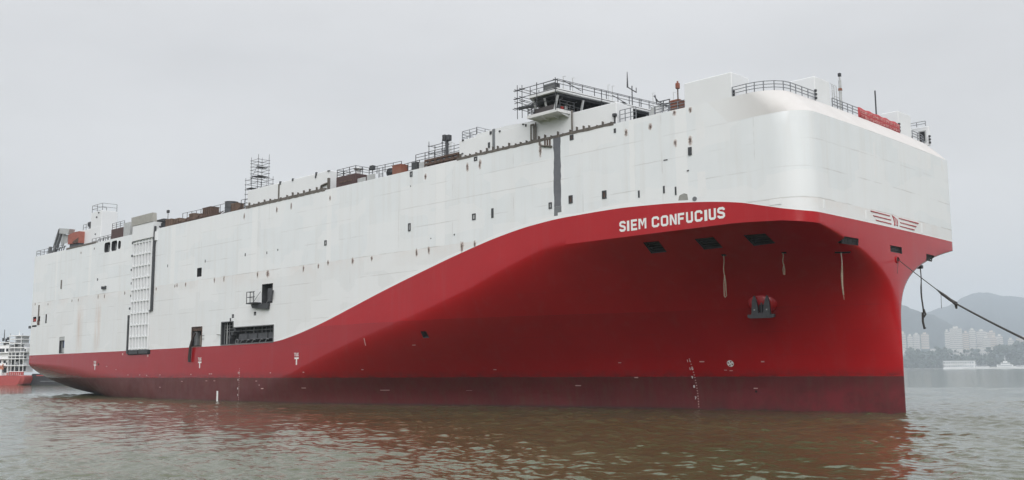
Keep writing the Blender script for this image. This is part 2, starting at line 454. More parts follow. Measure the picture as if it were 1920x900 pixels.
MI = [3]*NB + [2]*(NL+4) + [1] + [0]*NW + [6]*4       # per strip of rows
for side in (-1, 1):
    for i in range(len(XS)-1):
        A, B = rows[side, i], rows[side, i+1]
        for r in range(NR-1):
            q = (A[r], B[r], B[r+1], A[r+1]); mi = MI[r]
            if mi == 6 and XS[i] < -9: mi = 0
            face(q if side < 0 else q[::-1], mi)
for r in range(NR-1):        # transom
    face((rows[1, 0][r], rows[-1, 0][r], rows[-1, 0][r+1], rows[1, 0][r+1]), MI[r] % 6)
for i in range(len(XS)-1):   # keel side and weather deck
    face((rows[1, i][0], rows[1, i+1][0], rows[-1, i+1][0], rows[-1, i][0]), 3)
    face((rows[-1, i][-1], rows[-1, i+1][-1], rows[1, i+1][-1], rows[1, i][-1]), 4)
bmesh.ops.remove_doubles(bmv, verts=bmv.verts, dist=.0015)
bmesh.ops.dissolve_degenerate(bmv, edges=bmv.edges, dist=.0005)
bmesh.ops.recalc_face_normals(bmv, faces=bmv.faces)
me = bpy.data.meshes.new('hull'); bmv.to_mesh(me); bmv.free()
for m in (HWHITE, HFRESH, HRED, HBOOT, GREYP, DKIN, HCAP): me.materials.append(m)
hull = bpy.data.objects.new('hull', me); COL.objects.link(hull); hull.parent = ship

# ------------------------------------------------------------------ openings cut into the shell
cut = MB()
def rect_cut(x0, x1, z0, z1, depth=1.2):
    cut.box(x0, x1, -20.5, -19 + depth, z0, z1)
def round_cut(cx, cz, w, h, r, depth=1.0):
    poly = []
    for (sx, sz, a0) in ((1, 1, 0), (-1, 1, 90), (-1, -1, 180), (1, -1, 270)):
        for k in range(5):
            a = math.radians(a0 + 22.5*k); poly.append((cx + sx*(w/2 - r) + r*math.cos(a), cz + sz*(h/2 - r) + r*math.sin(a)))
    cut.prism(poly, 'y', -20.5, -19 + depth)
# the bunker opening, stepped at its after end
cut.prism([(-110.5, 9.5), (-93.8, 9.62), (-93.8, 12.35), (-106.5, 12.35), (-106.5, 13.4), (-110.5, 13.4)], 'y', -20.5, -17.2)
rect_cut(-121.0, -117.3, 9.45, 12.9, 1.5)      # side door with hose
rect_cut(-182.2, -179.3, 9.25, 12.9, 1.5)      # pilot door aft
rect_cut(-97.7, -94.4, 15.9, 19.1, 1.4)        # door with hinged platform
rect_cut(-119.9, -118.2, 21.9, 23.5, .8)
rect_cut(-198.9, -196.9, 16.9, 18.1, .9); rect_cut(-196.1, -194.5, 16.9, 18.1, .9); rect_cut(-191.2, -190.4, 16.3, 18.4, .7)
rect_cut(-199.3, -196.4, 15.7, 16.1, .7)
round_cut(-159.1, 30.95, 2.9, 2.1, .55); round_cut(-155.7, 30.95, 2.7, 2.1, .55); round_cut(-153.2, 30.9, 1.3, 1.7, .5)
rect_cut(-146.9, -137.2, 8.35, 9.25, 1.2)      # foot of the side ramp
rect_cut(-107.1, -106.4, 14.0, 14.6, .5); rect_cut(-100.0, -99.3, 14.1, 14.7, .5)
# mooring ports in the flare
PORTS = []
PDARK = pm('port_dark', (.018, .016, .018), .6); PBAR = pm('port_bar', (.05, .045, .048), .5)
for (x, z, side, w, h) in ((-19.6, 18.15, -1, 2.0, 2.0), (-13.15, 18.05, -1, 2.3, 2.1), (-7.45, 17.95, -1, 2.4, 2.4),
                           (-.22, 17.58, -1, 2.9, .72), (0, 17.52, 0, 2.9, .72), (-.24, 17.35, 1, 2.7, .74)):
    if side == 0: p = Vector((0, -.1, z)); n = Vector((1, 0, -.05)).normalized()
    else: p, n = hp(x, z, side)
    A, B = hf(p, n); PORTS.append((p, n, A, B, w, h)); cut.frame(p, A, B, n, w/2, h/2, .7)
SLOTS = []
for (px, py, w, h) in ((1580, 473.5, 1.6, .36), (1357, 478.5, .5, .4), (1470, 474, .5, .4)):
    p = hit(px, py); p, n = hp(p.x, p.z); A, B = hf(p, n); SLOTS.append((p, n, A, B)); cut.frame(p, A, B, n, w/2, h/2, .5)
p = hit(796.5, 627.5); p, n = hp(p.x, p.z); A, B = hf(p, n); TUN = (p, n, A, B); cut.frame(p, A, B, n, .5, .55, .6)
co = cut.build('cutter', DKIN)
md = hull.modifiers.new('cut', 'BOOLEAN'); md.object = co; md.operation = 'DIFFERENCE'; md.solver = 'EXACT'
try: md.material_mode = 'TRANSFER'
except Exception: pass
dg = bpy.context.evaluated_depsgraph_get()
nm = bpy.data.meshes.new_from_object(hull.evaluated_get(dg)); nm.name = 'hull'
hull.modifiers.clear(); old = hull.data; hull.data = nm; bpy.data.meshes.remove(old); bpy.data.objects.remove(co)
nm.polygons.foreach_set('use_smooth', [True]*len(nm.polygons)); nm.set_sharp_from_angle(angle=math.radians(20))

# ------------------------------------------------------------------ hull fittings
SY = -19.0
def plate(name, x0, x1, z0, z1, mat, t=.03, parent=ship, y=SY):
    return MB().box(x0, x1, y - t, y + .02, z0, z1).build(name, mat, parent)
# mooring port grilles: frame and bars recessed in the opening
for (p, n, A, B, w, h) in PORTS:
    g = MB(); q = p - n*.22; fw = .07
    for s in (-1, 1):
        g.frame(q + A*s*(w/2 - fw), A, B, n, fw, h/2, .05); g.frame(q + B*s*(h/2 - fw), A, B, n, w/2 - 2*fw, fw, .05)
    gf = g.build('port_frame', PDARK, ship)
    nb = 4
    bar = None
    for i in range(1, nb + 1):
        d = -h/2 + h*i/(nb + 1)
        if bar is None:
            bar = MB().frame(Vector((0, 0, 0)), A, B, n, w/2 - .15, .035, .04).build('bar', PBAR, gf)
            bar.location = q + B*d
        else: inst(bar, 'bar', gf, q + B*d)
    if w > 2.5:
        MB().frame(q, A, B, n, .10, h/2 - .1, .05).build('roller', PDARK, gf)
        MB().frame(q - A*.8, A, B, n, .06, h/2 - .1, .05).build('roller', PDARK, gf)
for (p, n, A, B) in SLOTS[:1]:
    MB().frame(p - n*.25, A, B, n, .78, .16, .1).build('chock', STEEL, ship)
# round chock on the stem
ring = MB(); pc = Vector((.02, 0, 16.42))
for k in range(20):
    a, a2 = 2*math.pi*k/20, 2*math.pi*(k+1)/20
    ring.bar(pc + Vector((.02, .45*math.cos(a), .34*math.sin(a))), pc + Vector((.02, .45*math.cos(a2), .34*math.sin(a2))), .12)
ring.build('stem_chock', HRED, ship)
MB().prism([(.36*math.cos(2*math.pi*k/16), 16.42 + .27*math.sin(2*math.pi*k/16)) for k in range(16)], 'x', -.05, .03).build('chock_hole', pm('chock_dark', (.08, .01, .012), .8), ship)

# small windows
for (px0, py0, px1, py1) in ((1029,380,1035,391),(1066.5,367,1074,381),(1129,358,1137.5,372),(921.5,391,925.5,408),(885.5,401,892,412),(765.5,419,770,433),(608.5,451,612.5,460),(769,317,773.5,331),(1068.5,250,1075.5,262),(889,292,895,301)):
    x0, z1 = sd(px0, py0); x1, z0 = sd(px1, py1); z1 = min(z1, 32.3)
    f = MB(); w = .16; T = .06
    f.box(x0, x1, SY-T, SY+.02, z0, z0+w).box(x0, x1, SY-T, SY+.02, z1-w, z1).box(x0, x0+w, SY-T, SY+.02, z0+w, z1-w).box(x1-w, x1, SY-T, SY+.02, z0+w, z1-w)
    fr = f.build('window_frame', STEEL, ship)
    MB().box(x0+w, x1-w, SY-.015, SY+.02, z0+w, z1-w).build('cover_plate', BROWN if 1060 < px0 < 1140 else LGREY, fr)
for (px, py, w, h) in ((1198,364,.22,.8),(1245,355.5,.22,.8),(1267,358,.2,.9),(1153,245,.3,.5),(314.5,498.5,.2,.5),(385,489.5,.2,.5),(460,477.5,.25,.5),(500.5,474,.2,.4),(521,468.5,.2,.3),(183,524,.45,.5),(852,440,.2,.2),(808,447,.15,.15),(770,349,.15,.15),(1248,300,.5,.1),(1290,320,.25,.12)):
    x, z = sd(px, py); plate('scupper', x-w/2, x+w/2, z-h/2, z+h/2, STEEL, .04)
# handle shaped fitting near the stern, small brackets
x, z = sd(196, 541)
mb = MB().box(x-.9, x+.9, SY-.35, SY, z-.12, z).box(x-.9, x-.7, SY-.35, SY, z, z+.5).box(x+.1, x+.3, SY-.35, SY, z, z+.4).box(x+.7, x+.9, SY-.35, SY, z, z+.5)
mb.build('step_bracket', STEEL, ship)
x0, z1 = sd(74, 572); x1, z0 = sd(74, 600)
plate('drain_pipe', x0-.18, x0+.18, z0, z1, PIPE, .18); plate('drain_box', x0-.5, x0+.7, z0-1.1, z0-.1, BROWN, .15)
plate('red_gear', -198.6, -197.2, 17.0, 17.6, REDC, -.35)
x, z = sd(57, 612); plate('hook', x-.4, x+.4, z-.5, z+.1, STEEL, .3)
x0, z1 = sd(115, 540); plate('drain_pipe', x0-.25, x0+.25, z1-.2, z1+1.8, PIPE, .12)

# grey unpainted strip on the side, and patches
def wavy(name, pts, mat, t=.006):
    MB().prism(pts, 'y', SY-t, SY+.02).build(name, mat, ship)
wl = []; wr = []
for i in range(15):
    zz = 24.05 + (32.44-24.05)*i/14
    wl.append((-32.75 + random.uniform(-.07, .07), zz)); wr.append((-31.62 + random.uniform(-.05, .05), zz))
wavy('primer_strip', wl + wr[::-1], pm('strip_primer', (.135, .14, .155), .7, var=.12, scale=1.5))
wavy('primer_strip', [(-32.8, 22.95), (-32.2, 22.95), (-32.2, 23.3), (-31.6, 23.3), (-31.62, 24.04), (-32.75, 24.04)], GREYP)
x0, z0 = sd(1272, 379); x1, z1 = sd(1290, 362)
wavy('primer_strip', [(x0, bord(x0)+.25), (x1, bord(x1)+.25), (x1-.1, z1-.1), (x1-.5, z1+.05), (x0+.2, z1-.1), (x0+.1, z0+.6)], pm('patch_primer', (.30, .30, .28), .8))
x, z = sd(1302.5, 373); MB().prism([(x+.28*math.cos(a*.524), z+.25*math.sin(a*.524)) for a in range(12)], 'y', SY-.03, SY).build('round_plate', GREYP, ship)
for (px, py, w, h) in ((1454, 378.5, 1.2, .55), (1545, 383, .35, .9), (1624, 403, .35, 1.0), (1725, 428, .4, 1.2)):
    # bright touched-up patches on the white bow strake
    v = ray(px, py); P = on_y(px, py, SY) if px < 1470 else CAM + v*((-.25 - CAM.x)/v.x)
    if px < 1470:
        for bb in range(40):      # find the corner surface
            pass
    x = min(P.x, -.05)
    if px < 1500:
        h0 = hit(px, py); n = hp(h0.x, h0.z)[1]; P = h0
    else:
        n = Vector((1, 0, 0)); P = hit(px, py) if px < 1688 else Vector((-.3*(P.y/16.2)**2, P.y, P.z))
    A, B = hf(P, n); MB().frame(P, A, B, n, w/2, h/2, .03).build('touch_up_patch', HFRESH, ship)

for (px, py, w, h) in ((1313, 244, 1.0, 1.9), (1316, 345, 1.0, 2.6), (1720, 294, .9, 1.0), (1739, 303, 1.6, 1.7), (1766, 310, .9, 1.4), (1545, 395, .5, .4), (1640, 300, .5, 4.0)):
    P = hit(px, py) if px < 1670 else None
    if P is None:
        v = ray(px, py); P = CAM + v*((-.2 - CAM.x)/v.x); P.x = -.3*(P.y/16.2)**2 if abs(P.y) < 16 else -.3
    n = hp(min(P.x, -.02), P.z, -1 if P.y < 0 else 1)[1] if abs(P.y) < 18.9 else Vector((0, -1, 0))
    if px >= 1670: n = Vector((1, 0, 0))
    A, B = hf(P, n)
    pts = [(A*(w/2*sx*random.uniform(.85, 1.1)) + B*(h/2*sz*random.uniform(.9, 1.08))) for sx, sz in ((-1,-1),(0,-1.05),(1,-1),(1.03,0),(1,1),(0,1.0),(-1,1),(-.95,0))]
    m = MB(); k = len(pts); m.add([P + q + n*.006 for q in pts] + [P + q - n*.05 for q in pts], [tuple(range(k))] + [(i, (i+1) % k, k+(i+1) % k, k+i) for i in range(k)]); m.build('touch_up_patch', HPATCH, ship)
# ---- side ramp folded up against the hull
rx0, rx1 = -146.2, -137.9
ramp = MB().box(rx0+.2, rx1-.2, SY-.04, SY, 9.3, 30.6).build('side_ramp', pm('ramp_plate', (.60, .61, .62), .5, var=.06), ship)  # plate greyer than the ribs: shade of the bays put into its colour
st = None
for i in range(7):
    x = rx0 + (rx1 - rx0 - .3)*i/6
    if st is None: st = MB().box(0, .24, SY-.30, SY-.04, 9.3, 30.7).build('stiffener', DWHITE, ramp, fix=True); st.location = (x, 0, 0)
    else: inst(st, 'stiffener', ramp, (x, 0, 0))
cb = None
for i in range(10):
    z = 9.5 + 20.9*i/9
    if cb is None: cb = MB().box(rx0-.05, rx1, SY-.27, SY-.04, -.12, .12).build('cross_beam', DWHITE, ramp); cb.location = (0, 0, z)
    else: inst(cb, 'cross_beam', ramp, (0, 0, z))
for (x, z0, z1) in ((rx0-.55, 8.6, 16.2), (rx1+.85, 16.8, 33.0)):
    MB().box(x-.36, x+.30, SY-.34, SY, z0, z1).build('guide_rail', STEEL, ramp)
MB().box(rx1+.0, rx1+.45, SY-.3, SY, 16.8, 30.4).build('guide_rail', DWHITE, ramp)
MB().box(rx1+.0, rx1+1.0, SY-.35, SY, 16.6, 16.8).build('guide_stop', STEEL, ramp)
lug = None
for x in (rx0-.28, rx0+.05):
    for z in (17.5, 20, 22.5, 25.2, 28, 30.6):
        if lug is None: lug = MB().box(-.14, .14, SY-.36, SY, -.22, .22).build('hinge_lug', STEEL, ramp); lug.location = (x, 0, z)
        elif random.random() < .55: inst(lug, 'hinge_lug', ramp, (x, 0, z))
for s in (0, 1):
    MB().bbox(rx0+.2+s*4.3, rx0+4.0+s*4.3, SY-.35, SY+.6, 8.45, 9.2, .06).build('ramp_flap', STEEL, ramp)
hood = MB().prism([(rx0-.2, 30.9), (rx1+.7, 30.9), (rx1+.9, 33.9), (rx0+.1, 33.9)], 'y', SY-.5, SY+1.5).build('ramp_hood', DWHITE, ship)
MB().prism([(rx0-.3, 33.95), (rx1+.8, 33.95), (rx1+.5, 35.7), (rx0-.6, 35.7)], 'y', SY-.6, SY+.2).build('ramp_lip', pm('lip_grey', (.36, .35, .32), .7, var=.1), ship)
MB().box(rx1+.8, rx1+1.7, SY-.3, SY+.2, 30.2, 31.9).build('hinge_box', DWHITE, ship)

# ---- contents of the openings
def inner(name, x0, x1, y0, y1, z0, z1, mat, bv=.02): return MB().bbox(x0, x1, y0, y1, z0, z1, bv).build(name, mat, ship)
DG = pm('dark_grey_gear', (.075, .078, .085), .6, var=.3); DG2 = pm('mid_grey_gear', (.16, .165, .17), .6, var=.25)
for i in range(4):
    x = -106.0 + i*3.1; inner('tank_panel', x, x+2.75, -18.2, -17.25, 10.35, 11.25, DG, .04)
for i in range(9):
    x = -105.2 + i*1.28; MB().tube([(x, -18.1, 11.3), (x, -18.1, 12.3)], .07 + .05*(i % 3 == 0), 6).build('pipe', DG2 if i % 2 else STEEL, ship)
MB().tube([(-110.3, -18.3, 11.75), (-94, -18.3, 11.75)], .07, 6).build('pipe', DG2, ship)
MB().tube([(-106.5, -18.35, 10.25), (-94, -18.35, 10.3)], .10, 6).build('pipe', DG, ship)
for i in range(6):
    x = -105.4 + i*2.1 + random.uniform(-.3, .3)
    MB().tube([(x, -18.4, 9.7), (x+.5, -18.4, 10.2), (x+1.1, -18.4, 10.15)], .09, 6).build('pipe', DG2, ship)
for i in range(3):
    MB().tube([(-110.2 + i*.8, -18.5, 9.6), (-110.2 + i*.8, -18.5, 13.3)], .08, 6).build('pipe', DG2 if i != 1 else LGREY, ship)
for i in range(3): inner('valve_box', -109.2 + i*.9, -108.5 + i*.9, -18.4, -17.5, 10.6 + i*.55, 11.1 + i*.55, DG)
for z in (12.2, 12.75): MB().tube([(-110.3, -18.45, z), (-106.8, -18.45, z)], .06, 6).build('pipe', DG2, ship)
wh = MB()
for k in range(16): wh.bar((-105.9 + .42*math.cos(k*math.pi/8), -18.6, 9.95 + .42*math.sin(k*math.pi/8)), (-105.9 + .42*math.cos((k+1)*math.pi/8), -18.6, 9.95 + .42*math.sin((k+1)*math.pi/8)), .14)
wh.build('hand_wheel', DG2, ship)
# rims round the big openings
def rim(pts, name='opening_rim', mat=STEEL, w=.12):
    m = MB()
    for a, c in zip(pts, pts[1:] + pts[:1]): m.bar((a[0], SY-.03, a[1]), (c[0], SY-.03, c[1]), w)
    return m.build(name, mat, ship)
rim([(-110.5, 9.5), (-93.8, 9.62), (-93.8, 12.35), (-106.5, 12.35), (-106.5, 13.4), (-110.5, 13.4)], mat=DG2, w=.14)
MB().bar((-107.4, SY-.1, 13.4), (-107.4, SY-.1, 14.0), .15).build('pipe', STEEL, ship)
MB().bar((-111.7, SY-.2, 11.35), (-110.4, SY-.2, 11.2), .08).build('bracket', PIPE, ship)
rim([(-121.0, 9.45), (-117.3, 9.45), (-117.3, 12.9), (-121.0, 12.9)], mat=BROWN)
inner('door_panel', -120.6, -119.6, -18.7, -18.2, 9.6, 12.2, DG2); inner('door_panel', -119.2, -117.5, -18.4, -17.8, 9.6, 11.4, pm('beige_gear', (.22, .2, .17), .7))
inner('door_head', -120.9, -117.4, -18.95, -18.3, 12.2, 12.8, BROWN)
MB().bar((-117.3, SY-.1, 11.3), (-116.3, SY-.1, 11.3), .06).bar((-117.3, SY-.1, 10.7), (-116.3, SY-.1, 10.7), .06).build('rung', STEEL, ship)
inner('shelf', -181.9, -181.0, -18.7, -18.0, 9.4, 12.0, DG2); inner('blue_cloth', -180.4, -179.6, -18.7, -18.2, 10.6, 11.9, BLUEC); inner('bucket_row', -181.0, -180.2, -18.7, -18.2, 9.4, 10.4, LGREY)
inner('door_head', -182.1, -179.4, -18.98, -18.4, 12.1, 12.85, LGREY)
for i, cx in enumerate((-159.1, -155.7)):
    inner('porch_panel', cx-.3, cx+1.2, -18.4, -18.1, 30.0, 31.0, LGREY); inner('porch_panel', cx-1.3, cx-.6, -18.3, -18.1, 30.2, 31.6, DG2)
inner('porch_panel', -153.4, -152.95, -18.4, -18.1, 30.2, 31.5, DG2)
# platform beside the upper door
pl = MB().box(-100.4, -97.75, SY-1.3, SY-.05, 15.95, 16.15).build('door_platform', STEEL, ship)
MB().prism([(-99.8, 15.3), (-95.2, 14.9), (-95.0, 15.9), (-100.2, 15.9)], 'y', SY-.5, SY-.04).build('platform_bracket', STEEL, ship)
rl = MB()
for x in (-100.3, -99.2, -98.1):
    for y in (SY-1.25,): rl.bar((x, y, 16.15), (x, y, 17.95), .09)
for z in (17.05, 17.92): rl.bar((-100.3, SY-1.25, z), (-97.8, SY-1.25, z), .08).bar((-100.3, SY-1.25, z), (-100.3, SY-.05, z), .08)
rl.bar((-98.1, SY-1.25, 16.2), (-97.6, SY-.3, 17.9), .07); rl.build('platform_rail', STEEL, ship)
MB().bar((-94.3, SY-.3, 16.4), (-93.9, SY-.3, 17.9), .25).build('door_leaf', STEEL, ship)
MB().bar((-96.8, SY-.25, 15.2), (-94.5, SY-.25, 16.9), .10).build('door_stay', DG2, ship)
inner('door_frame', -96.6, -94.7, -18.6, -18.3, 16.2, 18.4, DG)
for x in (-106.75, -99.65): MB().box(x-.22, x+.22, SY-.03, SY+.3, 14.15, 14.45).build('vent_cover', DG2, ship)

# ---- rust burns left by lifting lugs
def rust(px, py, h, w=.35, core=True):
    h *= .72; w *= 1.05
    x, z = sd(px, py)
    if z > 32.2: z = 32.2
    vs = [(x, SY-.008, z)]; mk = [1.0]; n = 14
    for ring_, (rr, mv) in enumerate(((.5, .75), (1.0, 0.0))):
        for k in range(n):
            a = 2*math.pi*k/n; j = 1 + random.uniform(-.18, .18)
            vs.append((x + w*rr*j*math.cos(a), SY-.008, min(32.44, z + h*rr*j*math.sin(a)*(1.0 if math.sin(a) > 0 else 1.35)))); mk.append(mv)
    fs = [(0, 1+k, 1+(k+1)%n) for k in range(n)] + [(1+k, 1+n+k, 1+n+(k+1)%n, 1+(k+1)%n) for k in range(n)]
    o = MB().add(vs, fs).build('rust_mark', RUST, ship, fix=False)
    at = o.data.attributes.new('mask', 'FLOAT', 'POINT')
    for i, v in enumerate(mk): at.data[i].value = v
    if core: MB().prism([(x-.03, z-h*.45), (x+.02, z-h*.6), (x+.06, z-h*.1), (x+.045, z+h*.25), (x-.03, z+h*.32), (x-.07, z)], 'y', SY-.04, SY).build('lug_stub', pm('burnt_lug', (.05, .04, .035), .8), o)
for a in ((876,312,1.1),(900,306,1.2),(1013,281,1.5),(798,331,.8),(781,473,1.0),(804,468,1.0),(866,461,1.3,.5),(890,457,.8),(619,371,.7),(1174,248,.9),(1219,237,.7),(1294,262,.9),(1266,267,.7),
          (1294,205,.6),(458,404,1.0),(519,393,.9),(546,385,1.1),(348,533,.8),(332,535,.7),(328,536,.6),(402,525,.9),(420,522,.9),(483,514,1.0),(502,512,1.0,.8),(569,503,.9),(597,498,.7),(615,492,.7),(661,489,.9,.4),(697,484,.7),(293,541,.7),
          (135,563,.7),(147,562,.7),(184,556,.9),(196,555,.8),(234,549,.7),(90,570,.6),(66,570,.7),(152,474,.6),(177,466,.5),(1264,205,.6),(1012,262,.7)):
    rust(*a)
x, z = sd(1294, 283); MB().box(x-.2, x+.2, SY-.12, SY, z-.45, z+.4).build('lug_stub', STEEL, ship)

# ---- name, marks and emblem
def glyph(ch, font_off=.0):
    cu = bpy.data.curves.new('letter', 'FONT'); cu.body = ch; cu.size = 1.0; cu.extrude = .012; cu.offset = font_off; cu.resolution_u = 4
    o = bpy.data.objects.new('letter', cu); COL.objects.link(o)
    me = bpy.data.meshes.new_from_object(o.evaluated_get(bpy.context.evaluated_depsgraph_get()))
    bpy.data.objects.remove(o); bpy.data.curves.remove(cu); return me
GL = {}
def put_letter(ch, x0, z0, w, h, name, mat, parent=ship, y=SY-.02, off=.045):
    # scaled copy of the glyph baked to its place on the side shell
    if (ch, off) not in GL: GL[ch, off] = glyph(ch, off)
    me = GL[ch, off].copy(); co_ = np.empty(len(me.vertices)*3); me.vertices.foreach_get('co', co_); co_ = co_.reshape(-1, 3)
    mn, mxx = co_.min(0), co_.max(0)
    u = (co_[:, 0]-mn[0])/(mxx[0]-mn[0]); v = (co_[:, 1]-mn[1])/(mxx[1]-mn[1])
    out = np.stack([x0 + u*w, np.full(len(u), y) - (co_[:, 2]-mn[2]), z0 + v*h], -1)
    me.vertices.foreach_set('co', out.ravel()); me.materials.clear(); me.materials.append(mat); me.update()
    bm = bmesh.new(); bm.from_mesh(me); bmesh.ops.recalc_face_normals(bm, faces=bm.faces); bm.to_mesh(me); bm.free()
    o = bpy.data.objects.new(name, me); COL.objects.link(o); o.parent = parent; return o
# heavy rounded block capitals, drawn as strokes: unit box, x right, y up
STK = {
 'S': [[(.87,.72),(.87,.80),(.72,.90),(.28,.90),(.13,.80),(.13,.64),(.28,.55),(.72,.46),(.87,.36),(.87,.20),(.72,.10),(.28,.10),(.13,.20),(.13,.28)]],
 'I': [[(.5,0),(.5,1)]],
 'E': [[(1,.91),(.15,.91),(.15,.09),(1,.09)], [(.28,.5),(.88,.5)]],
 'M': [[(.12,0),(.12,1)], [(.88,0),(.88,1)], [(.245,.97),(.5,.40),(.755,.97)]],
 'C': [[(.87,.66),(.87,.80),(.72,.90),(.28,.90),(.13,.80),(.13,.20),(.28,.10),(.72,.10),(.87,.20),(.87,.34)]],
 'O': [[(.5,.90),(.72,.90),(.87,.80),(.87,.20),(.72,.10),(.28,.10),(.13,.20),(.13,.80),(.28,.90),(.5,.90)]],
 'N': [[(.12,0),(.12,1)], [(.88,0),(.88,1)], [(.245,.93),(.755,.07)]],
 'F': [[(1,.91),(.15,.91),(.15,0)], [(.28,.5),(.88,.5)]],
 'U': [[(.13,1),(.13,.20),(.28,.10),(.72,.10),(.87,.20),(.87,1)]],
}
def stroke_letter(ch, xl, xr, z0, z1):
    W_, H_ = xr - xl, z1 - z0; sw = .215*H_
    if ch == 'I': sw = W_*.98
    m = MB()
    for line in STK[ch]:
        P = [Vector((xl + a*W_, z0 + c*H_)) for a, c in line]; n = len(P); L = []; R_ = []
        w2 = sw/2*(.82 if ch in 'MN' and line[0][0] == .245 else 1.0)
        for i in range(n):
            d0 = (P[i] - P[i-1]).normalized() if i else (P[1] - P[0]).normalized()
            d1 = (P[i+1] - P[i]).normalized() if i < n-1 else d0
            nn = Vector((-d0.y, d0.x)) + Vector((-d1.y, d1.x)); nn.normalize(); k = w2/max(.5, nn.dot(Vector((-d0.y, d0.x))))
            L.append(P[i] + nn*k); R_.append(P[i] - nn*k)
        dy = .004 if ch in 'MN' and line[0][0] == .245 else 0
        vs = [(q.x, SY-.02+dy, q.y) for q in L] + [(q.x, SY-.02+dy, q.y) for q in R_]
        m.add(vs, [(i, i+1, n+i+1, n+i) for i in range(n-1)])
    return m.build('name_letter', LETW, ship)
for ch, xa, xb, yt, yb in (('S',1161.5,1173,415.5,435),('I',1175.5,1180,414,433.5),('E',1183,1194.5,412.5,432.5),('M',1197,1212,410.5,430),('C',1222,1236,407,427),('O',1239,1253,405,425),
                           ('N',1256,1268.5,402.5,422.5),('F',1271,1283,400.5,421),('U',1286.5,1299,398,418.5),('C',1302.5,1317,395.5,416.5),('I',1320.5,1326,394,414.5),('U',1329,1342,392,413),('S',1345,1359,389.5,410.5)):
    xl, zt_ = sd(xa, yt); xr, _ = sd(xb, yt); _, zb_ = sd(xa, yb)
    stroke_letter(ch, xl, xr, zb_, zt_)
def tug(px, py, s=1.0):
    x, z = sd(px, py)
    for i, ch in enumerate('TUG'): put_letter(ch, x - .62 + i*.42, z + .35, .34, .55, 'mark_letter', LETW, off=.02)
    MB().box(x-.6, x+.6, SY-.012, SY+.01, z-.05, z+.2).box(x-.16, x+.16, SY-.012, SY+.01, z-.95, z-.05).build('tug_mark', LETW, ship)
for q in ((556, 672.5), (374.5, 680), (178, 685)): tug(*q)
# small marks along the side
def dash(px, py, w, h, mat=None):
    p = hit(px, py); p, n = hp(p.x, p.z); A, B = hf(p, n)
    MB().frame(p, A, B, n, w/2, h/2, .012).build('hull_mark', mat or pm('pink_mark', (.62, .42, .40), .6), ship)
for a in ((393,701,.5,.12),(396.5,701,.4,.12),(507,699,.3,.12),(569,698,.35,.14),(679.5,693,.4,.12),(928,693,.45,.1),(387,714,.6,.1),(402,714,.6,.1),(480.5,714.5,.5,.1),(491.5,728.5,.7,.12),(486,722,.3,.12),(569.5,727.5,1.0,.1),
          (718,731.5,1.0,.08),(727,731.5,.7,.08),(717,743,.4,.08),(880,731.8,1.0,.07),(1084,723,.8,.08),(1193,708,.5,.12),(1162,680,.4,.1),(1316,678,.6,.12),(1430,678,.4,.14),(1360.5,694,.35,.06),(1371,695,.4,.07),(1417,728,.5,.08),
          (275,704,.3,.15),(240,703,.3,.15),(262,703,.3,.12),(300,703,.3,.15),(358,702,.3,.15),(217.5,693,.35,.1),(200,687,.5,.1),(277,667,.5,.4),(230,664,.4,.4),(341,715,.5,.1),(300,726,.5,.1),(684,641,.12,1.1),(776,647,.6,.08)):
    dash(*a)
dash(407.3, 743.5, .55, 1.9, LETW)
MB().box(-160.9, -160.5, SY-.08, SY, 6.5, 6.9).build('drain_cap', BROWN, ship)
def hull_disc(name, px, py, r, mat, off=.0):
    p = hit(px, py); p, n = hp(p.x, p.z); A, B = hf(p, n)
    m = MB(); vs = [p + n*(.02+off)] + [p + n*(.02+off) + A*(r*math.cos(k*math.pi/12)) + B*(r*math.sin(k*math.pi/12)) for k in range(24)]
    m.add(vs, [(0, 1+k, 1+(k+1)%24) for k in range(24)]); return m.build(name, mat, ship), p, n, A, B
# bow thruster symbol: white disc with dark blades
d, p, n, A, B = hull_disc('thruster_symbol', 1369.5, 681.5, .42, LETW)
bl = MB(); q = p + n*.035
for k in range(4):
    a = math.pi/4 + k*math.pi/2 + .4; dd = A*math.cos(a) + B*math.sin(a); ee = -A*math.sin(a) + B*math.cos(a)
    bl.add([q + dd*.07, q + dd*.34 + ee*.11, q + dd*.34 - ee*.11], [(0, 1, 2)])
bl.build('symbol_blade', pm('symbol_red', (.16, .015, .02), .5), d, fix=False)
hull_disc('hull_hole', 1418, 734, .14, BLACK)
# draft scales: dots with figures
def draft(fn, z0, z1, step, figs):
    m = MB(); z = z0
    while z <= z1:
        p, n = hp(fn(z), z); A, B = hf(p, n); m.frame(p, A, B, n, .07, .05, .012); z += step
    tag(m.build('draft_scale', pm('pink_mark', (.62, .42, .40), .6), ship), kind='stuff')
    for k, txt in figs:
        p, n = hp(fn(k), k); A, B = hf(p, n)
        if B.z < 0: B = -B
        for i, ch in enumerate(txt):
            me = glyph(ch, .02) if (ch, .02) not in GL else GL[ch, .02]; GL[ch, .02] = me
            me2 = me.copy(); me2.materials.clear(); me2.materials.append(LETW); AA = A if A.x > 0 else -A
            o = bpy.data.objects.new('draft_figure', me2); COL.objects.link(o); o.parent = ship
            Mx = Matrix(((AA.x, B.x, n.x, 0), (AA.y, B.y, n.y, 0), (AA.z, B.z, n.z, 0), (0, 0, 0, 1))) @ Matrix.Scale(.45, 4)
            Mx.translation = p + n*.02 + AA*(-.45 + i*.3); o.matrix_local = Mx
draft(lambda z: -24.3, .3, 6.2, .32, ((1.2, '7'), (2.6, '8'), (3.7, '9'), (4.75, '10'), (5.7, '11')))
draft(lambda z: -104.1, .3, 5.5, .32, ((.9, '7'), (2.0, '8'), (3.4, '9'), (4.6, '10')))
